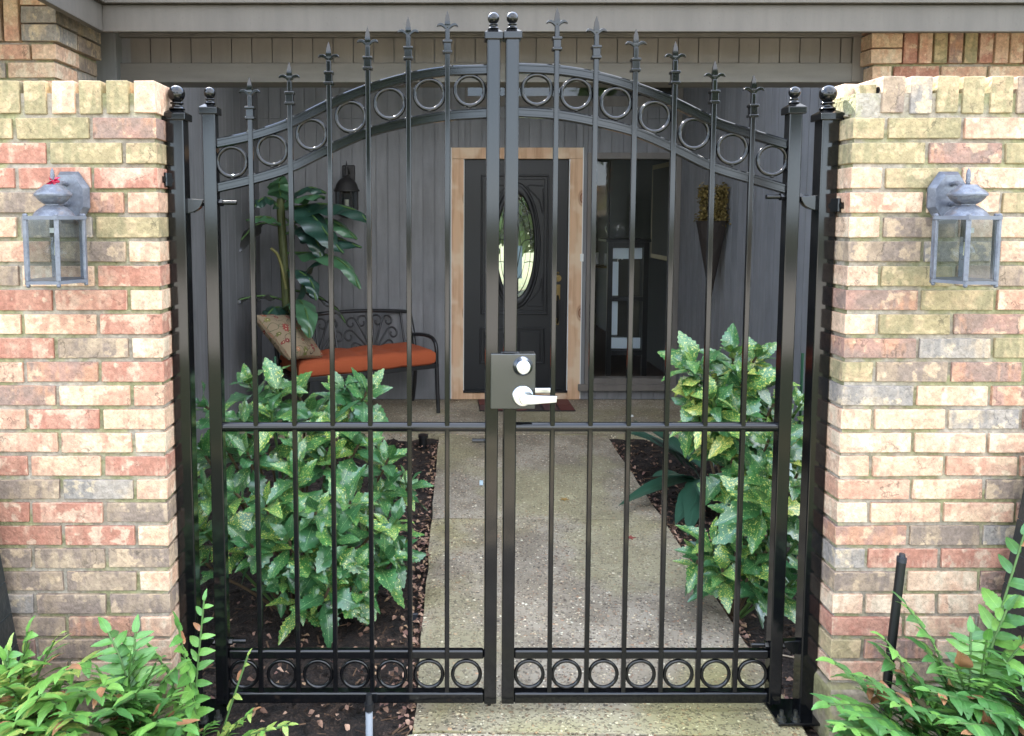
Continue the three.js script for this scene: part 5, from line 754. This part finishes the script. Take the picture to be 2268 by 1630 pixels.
fern('dense dark fern with dry brown leaflets at the foot of the buff wall', 1.68, 0.44, [[2268, 1500, 0.5, 0.14], [2180, 1570, 0.55, 0.12], [2250, 1590, 0.6, 0.1], [2120, 1600, 0.6, 0.12], [2060, 1530, 0.5], [2220, 1460, 0.4, 0.16], [2150, 1540, 0.5, 0.14]], 57, [2, 2, 0]);
{ const spots = [[2120, 1440, 0.35, 'curled brown dead leaf caught in the tall arching fern'], [1952, 1505, 0.4, 'tan dead leaf hanging above the broad fern'], [2170, 1560, 0.5, 'brown dead leaf lodged in the dense dark fern']], r = rng(70); for (const [x, y, z, l] of spots) { const g = leafGeo({ L: 0.085, W: 0.024, ns: 10, fold: 0.9, droop: 0.5, wave: 0.4, seed: x }); const o = solo('dead_leaf', g, dryMat, l, 'leaf'); aim(o, P(x, y, z), V(r() - 0.5, -1, r() * 0.5), V(0, 0.2, 1)); } }
// ------------------------------------------------------------------ fallen leaves
{
  const r = rng(77), g = leafGeo({ L: 0.024, W: 0.0075, ns: 5, fold: 0.4, droop: 0.25, wave: 0.3, seed: 5 }), m = std(0xffffff, { roughness: 0.85, side: THREE.DoubleSide }), spots = [];
  const edge = z => -0.0228 * z;
  for (let i = 0; i < 1500; i++) {                             // thickest along both path edges
    const left = r() < 0.55, z = lerp(-3.1, 0.05, Math.pow(r(), 0.8)), d = Math.pow(r(), 3.2) * 0.8 + 0.012; spots.push(left ? [PATH_L + edge(z) - d, z] : [PATH_R + edge(z) + d, z]);
  }
  for (let i = 0; i < 26; i++) spots.push([lerp(-0.75, -0.1, r()), lerp(0, 0.3, r())]);
  const im = new THREE.InstancedMesh(g, m, spots.length), o = new THREE.Object3D(), c = new THREE.Color(), pal = [0x8a6b58, 0x9b7a68, 0x6d5142, 0xb08f78, 0x7f5f55, 0x5a4438, 0xa8896a];
  spots.forEach(([x, z], i) => { aim(o, V(x, -0.024 + 0.022 * r(), z), V(r() - 0.5, (r() - 0.5) * 0.35, r() - 0.5), V((r() - 0.5) * 0.7, 1, (r() - 0.5) * 0.7), 0.6 + r() * 0.75); o.updateMatrix(); im.setMatrixAt(i, o.matrix); im.setColorAt(i, c.set(pal[Math.floor(r() * pal.length)])); });
  im.name = 'leaf_litter'; im.userData = { label: 'dry brown leaves strewn over the soil along the path', category: 'leaf litter', kind: 'stuff' }; shade(im); scene.add(im);
  const clod = new THREE.InstancedMesh(new THREE.IcosahedronGeometry(0.007, 0), soilMat, 2600); for (let i = 0; i < 2600; i++) { const left = r() < 0.6, z = lerp(-3.1, 0.4, r()); o.position.set(left ? lerp(SIDE_L, PATH_L + edge(z) - 0.01, r()) : lerp(PATH_R + edge(z) + 0.01, SIDE_R, r()), -0.034 + 0.01 * r(), z); o.rotation.set(r() * 6, r() * 6, r() * 6); o.scale.set(0.4 + r() * 1.3, 0.4 + r(), 0.4 + r() * 1.2); o.updateMatrix(); clod.setMatrixAt(i, o.matrix); }
  clod.name = 'soil_clods'; clod.userData = { label: 'crumbs of dark soil over the planting beds', category: 'soil', kind: 'stuff' }; shade(clod); scene.add(clod);
  const bark = new THREE.InstancedMesh(new THREE.BoxGeometry(0.03, 0.002, 0.004), std(0xffffff, { roughness: 0.95 }), 1800); for (let i = 0; i < 1800; i++) { const left = r() < 0.55, z = lerp(-3.1, 0.35, r()); o.position.set(left ? lerp(SIDE_L, PATH_L + edge(z) - 0.02, Math.pow(r(), 0.6)) : lerp(PATH_R + edge(z) + 0.02, SIDE_R, Math.pow(r(), 1.6)), -0.028 + 0.012 * r(), z); o.rotation.set((r() - 0.5) * 0.6, r() * 6, (r() - 0.5) * 0.5); o.scale.set(0.4 + r() * 1.6, 0.6 + r(), 0.5 + r() * 1.3); o.updateMatrix(); bark.setMatrixAt(i, o.matrix); bark.setColorAt(i, c.set([0x3a2a20, 0x54402f, 0x2a1f18, 0x6d543f][i % 4])); }
  bark.name = 'bark_mulch'; bark.userData = { label: 'shreds of dark bark mulch scattered on the planting beds', category: 'mulch', kind: 'stuff' }; shade(bark); scene.add(bark);
  const star = new THREE.Shape(); for (let k = 0; k < 10; k++) { const a = k * Math.PI / 5, q = k % 2 ? 0.012 : 0.03; k ? star.lineTo(Math.cos(a) * q, Math.sin(a) * q) : star.moveTo(q, 0); }
  const sg = new THREE.ExtrudeGeometry(star, { depth: 0.0015, bevelEnabled: false }).rotateX(-Math.PI / 2);
  for (const [x, y, h, l] of [[1250, 1107, 0x9a7a3e, 'tan star shaped leaf lying on the path'], [1396, 1192, 0x8a4038, 'reddish star shaped leaf lying on the path']]) { const o2 = solo('fallen_leaf', sg, std(h, { roughness: 0.8 }), l, 'leaf'), q = G(x, y); o2.position.set(q.x, 0.004, q.z); o2.rotation.y = x; }
  const st = G(1880, 1490, -0.03); solo('dry_twig', tube([[1.24, -0.012, -0.36], [1.33, 0.0, -0.3], [1.42, -0.01, -0.26]], 0.003, 10, 6), std(0xb9a58c, { roughness: 0.8 }), 'pale dry stick on the soil under the yellow speckled shrub', 'stick');
}
// ------------------------------------------------------------------ trees that the panes and the paint mirror
function tree(label, x, z, h, rad, seed, hue) {
  const t = thing('garden_tree', label, 'tree', [x, -0.09, z]), r = rng(seed); part('trunk', tube([[0, 0, 0], [0.1, h * 0.3, 0.05], [0, h * 0.62, 0]], 0.16, 14, 10), twigMat, t);
  for (let k = 0; k < 7; k++) { const a = k * 0.9 + r(); part('limb', tube([[0, h * (0.35 + 0.03 * k), 0], [Math.cos(a) * rad * 0.4, h * (0.55 + 0.03 * k), Math.sin(a) * rad * 0.4], [Math.cos(a) * rad * 0.8, h * (0.65 + 0.04 * k), Math.sin(a) * rad * 0.8]], 0.05, 10, 6), twigMat, t); }
  const N = 2600, g = leafGeo({ L: 0.34, W: 0.11, ns: 4, fold: 0.3, droop: 0.2 }), m = std(hue, { roughness: 0.7, side: THREE.DoubleSide }), im = new THREE.InstancedMesh(g, m, N), o = new THREE.Object3D();
  for (let i = 0; i < N; i++) { const a = r() * 6.28, e = Math.acos(2 * r() - 1), q = rad * Math.cbrt(r()) * (0.8 + 0.3 * noise3(Math.cos(a) * 3, e * 3, seed)); aim(o, V(Math.sin(e) * Math.cos(a) * q, h * 0.72 + Math.cos(e) * q * 0.75, Math.sin(e) * Math.sin(a) * q), V(r() - 0.5, r() - 0.6, r() - 0.5), V(r() - 0.5, 1, r() - 0.5), 0.7 + r() * 0.7); o.updateMatrix(); im.setMatrixAt(i, o.matrix); }
  im.name = 'crown'; im.userData = { kind: 'stuff' }; shade(im); t.add(im);
}
tree('leafy tree standing on the lawn facing the buff wall', 7, 15, 8, 2.9, 61, 0x4a6335); tree('leafy tree standing on the lawn facing the ribboned lantern wall', -6.5, 17, 9, 3.2, 62, 0x526a38); tree('leafy tree in the back garden seen through the door pane', 3.2, -17, 4.4, 2.0, 63, 0x5c7a3a); tree('low leafy tree in the back garden beyond the patio door', 0.6, -14.5, 3.4, 2.3, 64, 0x5d7d3a); tree('bushy low tree behind the patio door', 2.3, -15.5, 3.2, 2.2, 68, 0x66803c);
tree('tall thin crowned tree across the street facing the gate', -4.5, 23, 9.5, 3.0, 65, 0x55693c); tree('broad dark tree across the street facing the wall planter', 9.0, 24, 8.6, 3.4, 71, 0x46592f); tree('slender tree across the street facing the front door', -1.2, 27, 9, 2.6, 72, 0x4d6434); tree('old wide tree across the street facing the bench', -10.5, 24, 9.5, 3.6, 73, 0x46592f); tree('round shade tree across the street at the slate pier', 11.5, 25, 9, 3.5, 74, 0x4d6434);
tree('small round tree at the far side of the lawn facing the gate', -1.8, 19, 5.6, 1.7, 66, 0x4d6636);
renderer.render(scene, camera);
